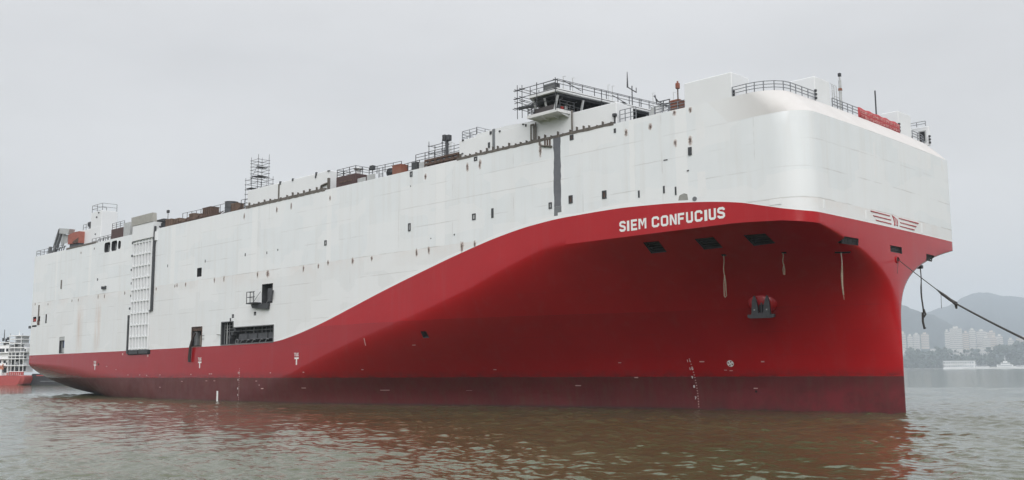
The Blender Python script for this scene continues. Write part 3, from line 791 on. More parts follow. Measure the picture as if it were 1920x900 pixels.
# emblem: three stripes either side of a red sail
def front(zx, zy):
    px, py = 1600 + zx*.13333, 380 + zy*.13333; v = ray(px, py); P = CAM + v*((-.1 - CAM.x)/v.x)
    return P.y, P.z
REDP = pm('emblem_red', (.40, .02, .03), .4, var=.06)
def front_poly(name, pts, parent=ship, mat=REDP, x1=.03):
    return MB().prism([front(*q) for q in pts], 'x', -.45, x1).build(name, mat, parent)
for (a, c2) in (((232,116),(503,187)), ((268,182),(518,244)), ((303,244),(524,300)), ((625,219),(905,292)), ((642,279),(875,337)), ((636,329),(848,382))):
    front_poly('emblem_stripe', [(a[0], a[1]-4), (c2[0], c2[1]-4), (c2[0]-3, c2[1]+9), (a[0]+6, a[1]+9)])
sail = front_poly('emblem_sail', [(527,176),(562,202),(604,240),(613,288),(608,336),(592,316),(557,326),(562,290),(546,222)])
for k in range(3):
    front_poly('sail_stripe', [(556+k*14, 214+k*9), (560+k*14, 216+k*9), (578+k*11, 312+k*2), (573+k*11, 312+k*2)], sail, LETW, .045)

# ---- rudder head under the stern
MB().bbox(-198.0, -195.5, -.35, .35, -2.5, 2.0, .1).build('rudder', HBOOT, ship)

# ================================================================== deck houses and fittings
HDk = HD
def railing(pts, h=1.05, mat=RWHITE, name='railing', r=.035, post=1.5, nr=3, parent=ship):
    m = MB(); pts = [Vector(p) for p in pts]
    for a, c in zip(pts, pts[1:]):
        L = (c - a).length; n = max(1, round(L/post))
        for i in range(n):
            q = a.lerp(c, i/n); m.bar(q, q + Vector((0, 0, h)), r*2.2)
        for k in range(nr):
            z = h*(k+1)/nr; m.bar(a + Vector((0, 0, z)), c + Vector((0, 0, z)), r*1.8)
    m.bar(pts[-1], pts[-1] + Vector((0, 0, h)), r*2.2)
    return m.build(name, mat, parent)
def house(name, x0, x1, y0, y1, z1, mat=DWHITE, z0=HD-.05, bv=.06): return MB().bbox(x0, x1, y0, y1, z0, z1, bv).build(name, mat, ship)
def strip(x0, x1, zc=HD+.06, h=.34, studs=True, n=20, up=.7):
    # bare weld strip along the foot of a house, with lugs left standing
    n2 = 40; top = []; bot = []
    for i in range(n2+1):
        x = x0 + (x1-x0)*i/n2; bot.append((x, zc - h/2 + random.uniform(-.05, .04))); top.append((x, zc + h/2 + random.uniform(-.03, .03)))
    o = MB().prism(bot + top[::-1], 'y', SY-.03, SY+.6).build('weld_strip', PIPE, ship)
    if studs:
        s0 = None
        for i in range(n):
            x = x0 + (x1-x0)*(i+.5)/n + random.uniform(-.15, .15)
            if s0 is None: s0 = MB().box(-.035, .035, SY-.07, SY+.25, -.15, up*.85).build('stud', PIPE, o); s0.location = (x, 0, zc)
            else:
                q = inst(s0, 'stud', o, (x, 0, zc)); q.scale.z = random.uniform(.35, 1.0)
# forward vent casings
house('vent_casing', -13.85, -8.0, -18.95, -15.6, 35.12)
house('vent_casing', -5.7, -2.85, -11.15, -7.9, 35.2)
house('vent_casing', -4.9, -2.85, 9.2, 12.8, 35.25)
wing = house('bow_bulwark', -6.2, -2.75, 18.0, 18.3, 34.9)
dr = MB()
P = on_y(1734, 255, 17.9)
dx0, dz0 = sd(1725, 265, 18.0); dx1, dz1 = sd(1734.5, 246, 18.0)
dr.bbox(dx0, dx1, 17.9, 18.02, 33.0, dz1, .05).build('doorway', BLACK, wing)
MB().box(dx0-.12, dx1+.12, 17.93, 18.02, 32.9, dz1+.12).build('door_surround', LGREY, wing)
MB().box(dx0-1.5, dx0-.9, 17.9, 18.02, 32.9, 34.0).build('locker_door', STEEL, wing)
# railings round the fore end
def ins_pt(yy, z=HD):
    # inner (upper) edge of the chamfer at half breadth yy
    a = abs(yy)
    if a <= 16.2: return Vector((-.3*(a/16.2)**2 - 2.62, yy, z))
    x = -3.7 + 3.4*math.sqrt(max(0, 1 - ((a-16.2)/2.8)**2)); return Vector((x - 2.62, yy, z))
arc = [ins_pt(-19 + .0001)] + [ins_pt(-y) for y in (18.9, 18.6, 18, 17.2, 16.2, 15.2, 14, 12.8, 11.4)]
railing([Vector((-7.95, -18.95, HD))] + arc, .98, post=1.55)
railing([ins_pt(y) for y in (-7.8, -5.5, -3.2, -1, 1, 3, 5, 7, 9.1)], .98, post=1.5)
railing([ins_pt(y) for y in (12.9, 14.6, 16, 17.4)], .98, post=1.4)
railing([(-8.5, 17.6, 34.9), (-3.0, 17.6, 34.9)], .6, post=1.2, nr=2)
for (px, py, yy) in ((1376, 177, -18.7), (1386, 171, -17.2)):
    P = on_y(px, py, yy); MB().box(P.x-.08, P.x+.08, yy-.08, yy+.08, P.z-.5, P.z+.5).build('bollard_post', STEEL, ship)
for (yy, x) in ((-11.35, -2.7), (9.0, -2.7), (17.9, -2.7)):
    for z in (32.75, 33.15, 33.55): MB().bbox(x-.12, x+.12, yy-.12, yy+.12, z-.13, z+.13, .04).build('rail_stop', STEEL, ship)
# fore mast: twin lattice ladder and lamp post
fm = empty('foremast', (-4.2, -3.0, HD), parent=ship)
MB().tube([(0, .35, 0), (0, .35, 4.3)], .17, 8).tube([(0, .35, 4.3), (0, .35, 5.0)], .09, 6).build('mast_tube', LGREY, fm)
MB().bbox(-.16, .16, .2, .5, 4.75, 5.15, .04).build('lamp', STEEL, fm)
MB().bbox(-.17, .17, .17, .53, 3.1, 3.4, .03).build('lamp_band', ORANGE, fm)
ld = MB()
for y in (-1.6, -1.15, -.6): ld.tube([(0, y, 0), (0, y, 3.45), (-.2, y+.05, 3.6)], .045, 5)
for i in range(8): ld.bar((0, -1.6, .3+i*.42), (0, -1.15, .3+i*.42), .03)
ld.bar((0, -1.15, 2.2), (0, .3, 2.2), .04).bar((0, -1.15, 1.1), (0, .3, 1.1), .04); ld.build('ladder', LGREY, fm)
P = CAM + ray(1642.5, 205)*((-3.6 - CAM.x)/ray(1642.5, 205).x)
wh_ = MB().tube([(P.x, P.y, HD), (P.x, P.y, 37.0)], .085, 6).build('whip_pole', STEEL, ship)
# banner tied to the rail
bn = MB(); n = 24
y0, y1 = -2.15, 8.9
def bpt(s, t):
    y = y0 + (y1-y0)*s; q = ins_pt(y); w = .03*math.sin(s*23)+.02*math.sin(s*51+1)
    return (q.x + .10 + w*(1-t*.5), y, HD + (-.15 + .06*math.sin(s*31)) + t*1.16)
vs = []; fs = []
for i in range(n+1):
    for j in range(4): vs.append(bpt(i/n, j/3))
for i in range(n):
    for j in range(3): fs.append((i*4+j, (i+1)*4+j, (i+1)*4+j+1, i*4+j+1))
t = NT('banner_cloth'); o_ = t.xyz()
BAN = t.out(t.mix(t.rng(t.noise(.8, 3), .3, .7), (.42, .045, .055), (.50, .07, .075)), .75)
bo_ = bn.add(vs, fs).build('banner', BAN, None, smooth=True)
sm_ = bo_.modifiers.new('thick', 'SOLIDIFY'); sm_.thickness = .02
tag(bo_, 'long red cloth banner with two rows of pale characters tied to the bow railing', 'banner')
# rows of pale characters, too small to read: strokes of print on the cloth
random.seed(11); pr = MB()
for row, (zz, hh) in enumerate(((.62, .34), (.14, .30))):
    s = .03 + row*.03
    while s < .96:
        y = y0 + (y1-y0)*s; q = Vector(bpt(s, (zz+.15)/1.16)); q.x += .035
        for k in range(random.choice((3, 4, 4))):
            a0 = random.uniform(0, .30); b0 = random.uniform(0, hh)
            if random.random() < .5: pr.box(q.x, q.x+.01, y+.02, y+.34, HD-.15+zz+b0, HD-.15+zz+b0+.05)
            else: pr.box(q.x, q.x+.012, y+a0, y+a0+.05, HD-.15+zz, HD-.15+zz+hh)
        s += .037
tag(pr.build('characters', pm('banner_print', (.66, .36, .34), .7), bo_, fix=False), kind='stuff')

# ---- bridge and the long forward deckhouse
house('deckhouse', -49.9, -23.3, -18.72, -15.55, 35.05)
MB().prism([(-46.6, 35.0), (-46.6, 35.35), (-41.4, 35.5), (-36.3, 35.2), (-34.5, 35.0)], 'y', -18.70, -15.2).build('deckhouse_step', DWHITE, ship)
house('deckhouse_pillar', -43.55, -43.05, -18.80, -18.5, 35.5, GREYP)
strip(-50.0, -23.5, n=26, up=.75); strip(-103.6, -80.2, zc=HD+.12, h=.5, n=14, up=.9)
railing([(-49.6, -15.4, 35.05), (-49.6, -18.4, 35.05), (-46.7, -18.5, 35.05)], 1.25)
railing([(-46.7, -18.5, 35.4), (-46.7, -15.5, 35.4)], 1.0)
MB().tube([(-48.9, -18.2, 35.05), (-48.9, -18.2, 35.5), (-48.4, -18.2, 35.6)], .1, 6).build('vent_pipe', LGREY, ship)
for (px, py, w, h) in ((917,272,.3,.7),(920,249,.3,.4),(868,263,.3,.2),(867,288,.3,.15),(937,246,.25,.2),(986,235,.2,.3),(981,233,.3,.12)):
    x, z = sd(px, py, -18.75); MB().box(x-w/2, x+w/2, -18.82, -18.6, z-h/2, z+h/2).build('fitting', STEEL, ship)
# pipes up to the platform
for (px, top) in ((995, 34.7), (1000.5, 34.7), (1004, 34.9)):
    x, _ = sd(px, 250, -19.0); MB().tube([(x, -18.95, 32.5), (x, -18.95, top)], .10, 6).build('wing_pipe', PIPE, ship)
x, _ = sd(995, 250, -19.0); x2, _ = sd(1000.5, 250, -19.0); MB().bar((x, -18.95, 34.7), (x2, -18.95, 34.7), .18).build('wing_pipe', PIPE, ship)
x, _ = sd(1072, 240, -19.0); MB().tube([(x, -18.95, 32.4), (x, -18.95, 35.3)], .10, 6).build('wing_pipe', PIPE, ship)
MB().tube([(-34.9, -19.12, 32.0), (-34.6, -19.15, 31.75), (-32.9, -19.15, 31.4)], .12, 6).build('wing_pipe', PIPE, ship)
for x in (-34.1, -33.7, -33.3): MB().box(x-.1, x+.1, SY-.08, SY, 31.5, 32.4).build('lug_stub', BROWN, ship)

br = empty('bridge', (0, 0, 0), parent=ship)
# wing platform with brackets below
MB().prism([(-35.4, -20.8), (-30.4, -20.8), (-30.2, -18.0), (-35.4, -18.0)], 'z', 34.95, 35.32).build('wing_platform', pm('platform_white', (.72, .72, .72), .5, var=.05), br)
k0 = None
for i in range(4):
    x = -35.0 + i*1.5
    if k0 is None: k0 = MB().prism([(-20.5, 34.95), (-18.8, 34.95), (-18.8, 34.6)], 'x', -.04, .04).build('bracket', DWHITE, br); k0.location.x = x
    else: inst(k0, 'bracket', br, (x, 0, 0))
# roof slab with swept fore edge, seen from below
def roofpoly(g=0.0): return [(-35.0+g, -20.8+g), (-30.4-g, -20.8+g), (-29.2-g, -8.6), (-28.3-g, -1.5), (-28.3-g, 1.5), (-29.2-g, 8.6), (-30.4-g, 20.8-g), (-35.0+g, 20.8-g), (-40+g, 12), (-40+g, -12)]
MB().prism(roofpoly(), 'z', 37.42, 37.84).build('bridge_roof', DWHITE, br)
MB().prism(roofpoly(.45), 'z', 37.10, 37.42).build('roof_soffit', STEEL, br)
# unlit inside: back wall, floor, ceiling beams
MB().prism([(-39.3, -14), (-39.0, -14), (-39.0, 14), (-39.3, 14)], 'z', 32.5, 37.05).build('rear_wall', DKIN, br)
MB().box(-39.2, -30.0, -18.6, 18.6, 35.05, 35.3).build('bridge_floor', DG, br)
MB().box(-30.1, -29.95, -15.0, 15.0, 32.5, 34.4).build('front_wall', DKIN, br)
bm0 = None
for i in range(16):
    y = -19.5 + i*2.6
    if bm0 is None: bm0 = MB().box(-38, -30.8, -.06, .06, 36.75, 37.05).build('ceiling_beam', STEEL, br); bm0.location.y = y
    else: inst(bm0, 'ceiling_beam', br, (0, y, 0))
# raked window posts
for (y, xb, xt) in ((-20.3, -31.1, -30.75), (-16.3, -30.5, -30.25), (-12.6, -30.2, -29.95), (-9, -29.9, -29.6), (-5, -29.5, -29.2), (0, -29.2, -28.8), (5, -29.5, -29.2), (9, -29.9, -29.6), (16.3, -30.5, -30.25)):
    MB().bar((xb-.25, y, 35.3), (xt, y, 37.1), .26, .16).build('window_post', LGREY, br)
for (xb, xt) in ((-34.5, -34.6), (-32.8, -32.85)):
    MB().bar((xb, -19.9, 35.3), (xt, -20.4, 37.1), .2, .18).build('window_post', LGREY, br)
MB().box(-34.5, -31.2, -20.35, -20.2, 35.32, 36.05).build('dodger_panel', pm('dodger_dark', (.07, .062, .064), .7), br)
for (x, y, z, w, h, mt) in ((-32.2, -19.6, 35.9, .8, .7, DG), (-31.6, -19.0, 36.0, .25, .5, REDC), (-31.0, -18.9, 36.1, .2, .35, LGREY)):
    MB().bbox(x, x+w, y, y+.4, z-.5, z+h-.4, .03).build('console', mt, br)
MB().prism([(-34.6, 35.4), (-33.0, 35.4), (-33.6, 36.5), (-34.5, 36.6)], 'y', -17.0, -16.9).build('cloth_sheet', LETW, br)
railing([(-35.3, -18.2, 35.32), (-35.3, -20.7, 35.32), (-34.6, -20.75, 35.32)], 1.05, mat=STEEL, parent=br)
railing([(-30.3, -20.5, 35.32), (-30.1, -18.2, 35.32)], 1.05, mat=STEEL, parent=br)
m_ = MB()
for y in (-17.5, -16.0, -14.5): m_.bar((-31.4, y, 35.3), (-31.4, y, 36.5), .06)
m_.bar((-31.4, -18.5, 36.45), (-31.4, -12, 36.45), .06).bar((-31.4, -18.5, 35.9), (-31.4, -12, 35.9), .05); m_.build('inner_rail', DG2, br)
fe = [Vector((-30.45, -20.7, 37.84)), Vector((-29.25, -8.6, 37.84)), Vector((-28.4, -1.5, 37.84)), Vector((-28.4, 1.5, 37.84)), Vector((-29.3, 8.6, 37.84)), Vector((-30.45, 20.7, 37.84))]
railing([Vector((-34.9, -20.7, 37.84))] + fe, 1.05, mat=STEEL, post=1.9, nr=2, parent=br, r=.03)
MB().bbox(-32.9, -31.2, -20.4, -19.4, 37.9, 38.75, .05).build('roof_locker', STEEL, br)
MB().box(-32.95, -31.15, -20.45, -20.40, 37.95, 38.7).build('locker_side', DG2, br)
for (px, top) in ((1056, 143), (1073.5, 146), (1140, 159), (1148, 161), (1224, 174), (1262.5, 173)):
    v = ray(px, top); P = CAM + v*((-31.0 - CAM.x)/v.x)
    MB().tube([(P.x, P.y, 37.84), (P.x, P.y, P.z), (P.x+.1, P.y+.3, P.z+.02)], .05, 5).build('pole_lamp', LGREY, br)
for (y) in (-19.6, -10.3, -2.5):
    MB().bar((-30.6, y, 39.0), (-29.6, y+2.2, 37.9), .07).build('rail_stay', STEEL, br)
v = ray(1185, 168); P = CAM + v*((-32.0 - CAM.x)/v.x)
an = MB().tube([(P.x, P.y, 37.84), (P.x, P.y, P.z+.5)], .07, 6)
an.bar((P.x, P.y-.95, P.z+.15), (P.x, P.y+.95, P.z-.2), .10).tube([(P.x, P.y-.95, P.z+.1), (P.x, P.y-.95, P.z+2.2)], [.12, .04], 6).tube([(P.x, P.y+.9, P.z-.2), (P.x, P.y+.9, P.z+.45)], .05, 6)
an.build('aerial', STEEL, br)
MB().cyl((-29.6, -9.6), .45, 37.84, 37.95).build('roof_hatch', STEEL, br)

# scaffold cage round the bridge wing
def scaffold(name, label, x0, x1, y0, y1, z0, z1, nx, ny, levels, planks=(), over=.35, r=.055):
    root = empty(name, (x0, y0, z0)); tag(root, label, 'scaffold')
    def L(v): return Vector(v) - Vector((x0, y0, z0))
    xs = [x0 + (x1-x0)*i/nx for i in range(nx+1)]; ys = [y0 + (y1-y0)*i/ny for i in range(ny+1)]
    for x in xs:
        for y in ys: MB().tube([L((x, y, z0)), L((x, y, z1 + random.uniform(.1, .7)))], r, 5).build('standard', STEEL, root)
    for z in levels:
        for y in ys: MB().tube([L((x0-over, y, z)), L((x1+over, y, z + random.uniform(-.06, .06)))], r*.9, 5).build('ledger', STEEL, root)
        for x in xs: MB().tube([L((x, y0-over, z+.08)), L((x, y1+over, z+.08))], r*.9, 5).build('transom', STEEL, root)
    for (z, xa, xb) in planks:
        MB().box(*[c for c in (L((xa, 0, 0)).x, L((xb, 0, 0)).x, L((0, y0, 0)).y, L((0, y1, 0)).y, L((0, 0, z)).z, L((0, 0, z)).z + .07)]).build('plank', PLANK, root)
    return root
sc = scaffold('scaffold', 'steel tube scaffold cage hanging round the bridge wing tip', -36.4, -35.6, -21.4, -18.4, 35.0, 38.7, 1, 1, (36.2, 37.0, 37.5, 38.5), (), .5, .045)
m_ = MB(); o0 = Vector((-36.4, -21.4, 35.0))
for z in (37.55, 38.6):
    m_.tube([Vector((-37.0, -21.45, z)) - o0, Vector((-30.0, -21.3, z)) - o0], .045, 5)
    m_.tube([Vector((-30.25, -21.7, z)) - o0, Vector((-28.0, 0, z)) - o0], .045, 5)
for (x, y, za) in ((-33.2, -21.35, 35.9), (-30.25, -21.3, 35.0), (-29.7, -13.5, 36.3), (-29.0, -6.5, 37.2), (-28.6, -3.0, 37.3)):
    m_.tube([Vector((x, y, za)) - o0, Vector((x, y, 38.9)) - o0], .055, 5)
m_.build('long_tube', STEEL, sc)
m_ = MB()
for k in range(5): m_.tube([Vector((-37.2+k*.2, -21.4+k*.5, 36.35+.1*k)) - o0, Vector((-32.4, -20.9+k*.5, 36.7)) - o0], .05, 5)
m_.build('loose_tube', STEEL, sc)

# ---- deck clutter between bridge and vent casing
railing([(-22.9, -18.6, HD), (-20.6, -18.6, HD)], 1.5, post=.9)
house('unlit_opening', -27.6, -25.2, -14.5, -9.0, 34.4, BLACK)  # black block standing in for the dark unlit opening under the bridge
for (px, py, w) in ((1152.5, 223, .45),):
    x, z = sd(px, py, -18.8); MB().cyl((x, -18.8), .1, HD, z+.3, 8).cyl((x, -18.8), .28, z+.3, z+.6, 8).build('mushroom_vent', STEEL, ship)
for (x0, x1, y, z1, mt) in ((-20.4, -19.9, -16.5, 33.8, LGREY), (-19.8, -19.2, -17, 34.0, LGREY), (-19.1, -18.6, -17, 34.1, DWHITE)):
    MB().bbox(x0, x1, y, y+1.2, HD, z1, .04).build('vent_panel', mt, ship)
def crate(label, x0, x1, y0, y1, z1, mat, slats=True, cat='crate', name='crate'):
    cx, cy = (x0+x1)/2, (y0+y1)/2; r_ = empty(name, (cx, cy, HD)); tag(r_, label, cat)
    w, d, h = (x1-x0)/2, (y1-y0)/2, z1-HD
    MB().bbox(-w, w, -d, d, 0.05, h, .04).build('body', mat, r_)
    MB().box(-w-.03, w+.03, -d-.03, d+.03, h-.12, h+.03).build('lid', mat, r_)
    if slats:
        s0 = None
        for i in range(4):
            xx = -w + 2*w*(i+.5)/4
            if s0 is None: s0 = MB().box(-.07, .07, -d-.07, -d+.02, .1, h-.15).build('batten', BROWN, r_); s0.location.x = xx
            else: inst(s0, 'batten', r_, (xx, 0, 0))
    return r_
crate('rust orange steel box beside the lamp post left of the big white bow casing', -16.1, -15.0, -18.4, -17.2, 33.75, ORANGE, False, 'box', 'deck_box')
lp = MB().tube([(-15.05, -18.4, HD), (-15.05, -18.4, 35.0)], .07, 6).build('lamp_post', BROWN, ship)
MB().bbox(-15.25, -14.85, -18.6, -18.2, 34.9, 35.55, .06).cyl((-15.05, -18.4), .1, 35.55, 35.75, 8).build('lamp', ORANGE, lp)
m_ = MB()
for (px0, py0, px1, py1) in ((1228,178,1232,196),(1226,180,1234,190),(1236,191,1256,186),(1237,196,1256,193),(1244,190,1244,207),(1255,187,1255,205),(1231,189,1247,196),(1238,199,1256,198)):
    a = on_y(px0, py0, -17); c_ = on_y(px1, py1, -17.5); m_.tube([a, c_], .06, 5)
m_.build('deck_frame', STEEL, ship)
MB().bbox(-19.3, -16.6, -17.4, -16.0, HD, 32.95, .05).build('deck_gear', STEEL, ship)
railing([(-21, -12, HD), (-14.2, -13, HD)], 2.3, post=1.6, nr=2)
railing([(-18.2, -18.4, HD), (-14.0, -18.5, HD)], 1.0, post=1.2)

# ---- midships gear, between the two deckhouses
house('deckhouse', -103.6, -79.6, -18.72, -16.9, 35.55)
MB().box(-93.9, -93.55, -18.80, -18.6, 32.6, 35.3).build('wall_pipe', PIPE, ship)
for (px, py, w, h) in ((525.5,343,.35,.5),(549,337,.3,.4),(593,326,.3,.5),(592,331.5,.25,.4),(616,320.5,.5,.15)):
    x, z = sd(px, py, -18.75); MB().box(x-w/2, x+w/2, -18.84, -18.6, z-h/2, z+h/2).build('fitting', STEEL, ship)
MB().tube([(-81.6, -18.9, HD+.3), (-81.4, -18.9, 33.3), (-80.4, -18.9, 33.45), (-79.6, -18.9, 33.5)], .16, 6).build('wall_pipe', PIPE, ship)
MB().box(-79.75, -79.45, -18.95, -18.6, 31.6, 34.3).build('wall_pipe', PIPE, ship)
MB().bbox(-77.9, -73.0, -18.6, -15.9, HD-.02, 34.15, .05).build('maroon_house', MAROON, ship)
MB().box(-77.0, -73.9, -18.66, -18.58, 33.1, 33.35).build('house_band', BROWN, ship)
railing([(-77.8, -16, 34.15), (-77.8, -18.5, 34.15), (-73.1, -18.5, 34.15), (-73.1, -16, 34.15), (-66, -15.5, 34.15)], 1.15, mat=STEEL, post=1.6)
MB().cyl((-74.0, -17.3), .35, 34.15, 35.0, 12).cyl((-74.0, -17.3), .75, 35.0, 35.2, 12).cyl((-74.0, -17.3), .5, 35.2, 35.4, 12, .1).build('mushroom_vent', DWHITE, ship)
fl = MB().tube([(-70.3, -17.5, HD), (-70.3, -17.5, 34.4)], .06, 6).build('floodlight_post', STEEL, ship)
MB().bbox(-70.7, -69.9, -17.8, -17.2, 34.35, 35.0, .05).build('floodlight', STEEL, fl)
for (a, b2, z1) in ((-72.9, -71.0, 33.3), (-70.6, -68.7, 33.5)):
    MB().bbox(a, b2, -18.3, -18.15, HD, z1, .02).build('grey_panel', LGREY, ship)
lad = MB()
for x in (-67.8, -66.9): lad.tube([(x, -18.2, HD-.4), (x, -18.2, 34.2)], .06, 5)
for i in range(6): lad.bar((-67.8, -18.2, HD+.2*i-.2), (-66.9, -18.2, HD+.2*i-.2), .05)
lad.build('deck_ladder', STEEL, ship)
def winch(x, y, s=1.0, mat=STEEL, label='deck winch'):
    r_ = empty('deck_winch', (x, y, HD), parent=ship)
    m = MB(); pts = [Vector((-.9*s, 0, .8*s)), Vector((.9*s, 0, .8*s))]; m.tube(pts, .42*s, 10).build('drum', mat, r_)
    for q in (-1, 1):
        MB().tube([Vector((q*.85*s, 0, .8*s)), Vector((q*1.0*s, 0, .8*s))], .75*s, 12).build('flange', mat, r_)
        MB().bbox(q*1.15*s-.1, q*1.15*s+.1, -.4*s, .4*s, 0, 1.1*s, .04).build('stand', STEEL, r_)
    return r_
winch(-65.2, -17.4, 1.0, STEEL); winch(-126.5, -17.2, .9, BROWN); winch(-121.8, -17.0, 1.05, BROWN); winch(-138.2, -17.6, 1.15, STEEL)
crate('orange red steel box on the deck edge, forward of the winch amidships', -64.5, -62.6, -18.4, -17.0, 33.95, ORANGE, False, 'box', 'deck_box')
MB().bbox(-60.3, -59.2, -18.3, -17.3, HD, 33.8, .05).build('deck_locker', STEEL, ship)
MB().bbox(-58.9, -57.2, -18.1, -17.9, HD, 33.6, .03).build('grey_panel', LGREY, ship)
railing([(-66, -17, HD), (-59.5, -17.5, HD)], 1.7, mat=STEEL, post=1.0)
# lattice girder
g = MB(); gx0, gx1 = -57.6, -50.0
for z in (HD+.15, HD+.62, HD+1.15): g.box(gx0, gx1, -18.2, -18.0, z-.14, z+.14)
for i in range(14):
    x = gx0 + (gx1-gx0)*i/13; g.bar((x, -18.1, HD), (x + (.5 if i % 2 else 0), -18.1, HD+1.2), .14)
g.box(gx0, gx1, -17.6, -17.5, HD, HD+1.0); g.build('deck_girder', BROWN, ship)
railing([(-60.2, -17.6, HD+1.2), (-50.1, -17.6, HD+1.2)], 1.3, mat=STEEL, post=1.9)
MB().box(-60.2, -50.1, -17.7, -17.5, HD+1.05, HD+1.2).build('walkway_edge', STEEL, ship)
ms = empty('signal_mast', (-53.6, -17.6, HD), parent=ship)
MB().tube([(0, 0, 0), (0, 0, 3.6)], .24, 10).build('mast_tube', STEEL, ms)
for s in (-1, 1): MB().bbox(s*.42-.27, s*.42+.27, -.3, .3, 3.35 + .1*(s < 0), 4.15 + .15*(s < 0), .06).build('mast_head', STEEL, ms)
m_ = MB()
for s in (.55, .85, 1.5): m_.tube([(s, 0, .9), (s, 0, 3.2 - .4*(s > 1))], .045, 5)
for i in range(7): m_.bar((.55, 0, 1.1+i*.3), (.85, 0, 1.1+i*.3), .04)
m_.bar((.85, 0, 3.1), (1.5, 0, 2.8), .05); m_.build('ladder', LGREY, ms)
scaffold('scaffold', 'low steel tube scaffold beside the dark signal mast amidships', -57.0, -54.2, -17.9, -16.8, HD+1.0, 35.7, 1, 1, (34.6, 35.6), (), .2, .05)

# ---- after deck
crate('brown steel winch crate standing aft of the dark tank', -131.9, -129.6, -18.0, -16.4, 33.9, WOODC)
crate('weathered brown crate between the after deck winches', -125.3, -123.5, -18.2, -16.5, 34.1, WOODC)
crate('tallest brown crate stacked with timber on the after deck', -120.6, -117.6, -18.0, -16.3, 34.65, BROWN)
crate('small brown crate between the dark tank and the tall scaffold', -110.0, -108.0, -18.2, -16.8, 34.1, WOODC)
crate('orange brown crate at the deck edge just forward of the side ramp', -134.4, -132.0, -18.4, -17.0, 34.0, WOODC)
tk = empty('storage_tank', (-111.6, -17.2, HD)); tag(tk, 'upright dark grey cylindrical tank on the after deck left of the scaffold', 'tank')
MB().cyl((0, 0), 1.15, 0, 2.3, 20).build('shell', DG, tk, smooth=True)
for z in (.15, 1.15, 2.2): MB().cyl((0, 0), 1.2, z, z+.1, 20).build('hoop', STEEL, tk)
railing([(-131, -16.6, HD), (-126, -16.4, HD), (-119, -16.4, HD), (-113.2, -16.4, HD)], 2.6, mat=STEEL, post=1.7, nr=2)
railing([(-107.6, -17.6, HD), (-104.0, -17.6, HD)], 2.1, mat=STEEL, post=1.2)
g = MB()
for i in range(26):
    x = -131.5 + i*1.0; g.bar((x, -18.3, HD+.05), (x + random.uniform(.6, 1.6), -18.0, HD + random.uniform(.3, 1.1)), .10)
g.bar((-131.5, -18.4, HD+.35), (-113, -18.4, HD+.45), .14).bar((-131.5, -18.4, HD+.1), (-106.5, -18.4, HD+.1), .2); g.build('pipe_stack', BROWN, ship)
m_ = MB(); m_.bbox(-141.5, -136.0, -18.0, -15.6, HD+1.5, HD+2.1, .1).box(-140.6, -140.0, -18.0, -17.6, HD, HD+1.5).box(-136.8, -136.4, -17.8, -17.4, HD, HD+1.5).bar((-139.5, -18, HD), (-136.5, -17.7, HD+1.5), .16)
m_.build('davit_frame', STEEL, ship)
MB().tube([(-134.2, -18, HD), (-134.2, -18, 35.5)], .06, 5).bbox(-134.5, -133.9, -18.2, -17.8, 35.4, 35.95, .05).build('floodlight', STEEL, ship)
sc2 = scaffold('scaffold', 'tall stepped scaffold tower rising from the after deck', -106.6, -102.7, -17.4, -14.4, HD, 38.0, 2, 1, (33.4, 34.5, 35.4, 36.2, 37.1, 37.9), ((36.4, -106.6, -104.8), (36.0, -104.5, -102.7), (33.9, -106.4, -104.8)), .2, .038)
o0 = Vector((-106.6, -17.4, HD))
up_ = MB()
for (x, y) in ((-105.6, -17.0), (-105.6, -14.9), (-103.3, -17.0), (-103.3, -14.9)):
    up_.tube([Vector((x, y, 37.0)) - o0, Vector((x, y, 41.9 + random.uniform(0, .8))) - o0], .04, 5)
up_.build('upper_standard', STEEL, sc2)
l0 = MB()
for z in (38.3, 39.0, 39.6, 40.2, 40.8, 41.3):
    for y in (-17.0, -14.9): l0.tube([Vector((-105.8, y, z)) - o0, Vector((-103.1, y, z+.05)) - o0], .035, 5)
    for x in (-105.6, -103.3): l0.tube([Vector((x, -17.2, z)) - o0, Vector((x, -14.7, z)) - o0], .035, 5)
l0.tube([Vector((-105.6, -17, 38)) - o0, Vector((-103.3, -17, 40.4)) - o0], .03, 5); l0.build('upper_ledger', STEEL, sc2)
for (z, xa, xb) in ((38.5, -105.6, -104.5), (38.4, -104.4, -103.3), (40.0, -104.4, -103.4)):
    MB().box(xa - o0.x, xb - o0.x, .5, 2.4, z-HD, z-HD+.06).build('plank', PLANK, sc2)
# ---- stern: funnel casing, rails, lifeboat launcher
house('engine_casing', -181.3, -170.2, -16.0, -12.5, 37.0)
house('funnel', -175.8, -170.1, -15.95, -12.4, 40.5)
fr_ = railing([(-175.7, -12.6, 40.5), (-175.7, -15.8, 40.5), (-170.2, -15.8, 40.5), (-170.2, -12.6, 40.5)], 1.6, mat=STEEL, post=2.8, nr=2)
MB().cyl((-178.6, -14.5), .55, 37.0, 38.2, 12).bbox(-179.5, -177.6, -15.2, -13.8, 38.0, 38.9, .1).build('vent_head', STEEL, ship)
railing([(-181.0, -15.5, 37), (-176.2, -15.5, 37)], 1.4, mat=STEEL, post=1.6, nr=2)
for (x, z) in ((-172.6, 39.2), (-172.8, 35.4), (-171.6, 40.1)): MB().box(x-.2, x+.2, -16.1, -15.9, z-.15, z+.15).build('fitting', STEEL, ship)
MB().box(-181.0, -165.0, SY-.05, SY+.4, HD-.1, HD+.3).build('weld_strip', PIPE, ship)
MB().bbox(-158.2, -152.6, -18.7, -17.6, HD, 34.6, .05).build('dark_screen', MAROON, ship)
railing([(-158.2, -18.5, 34.6), (-152.4, -18.5, 34.6)], 1.3, mat=STEEL, post=1.9)
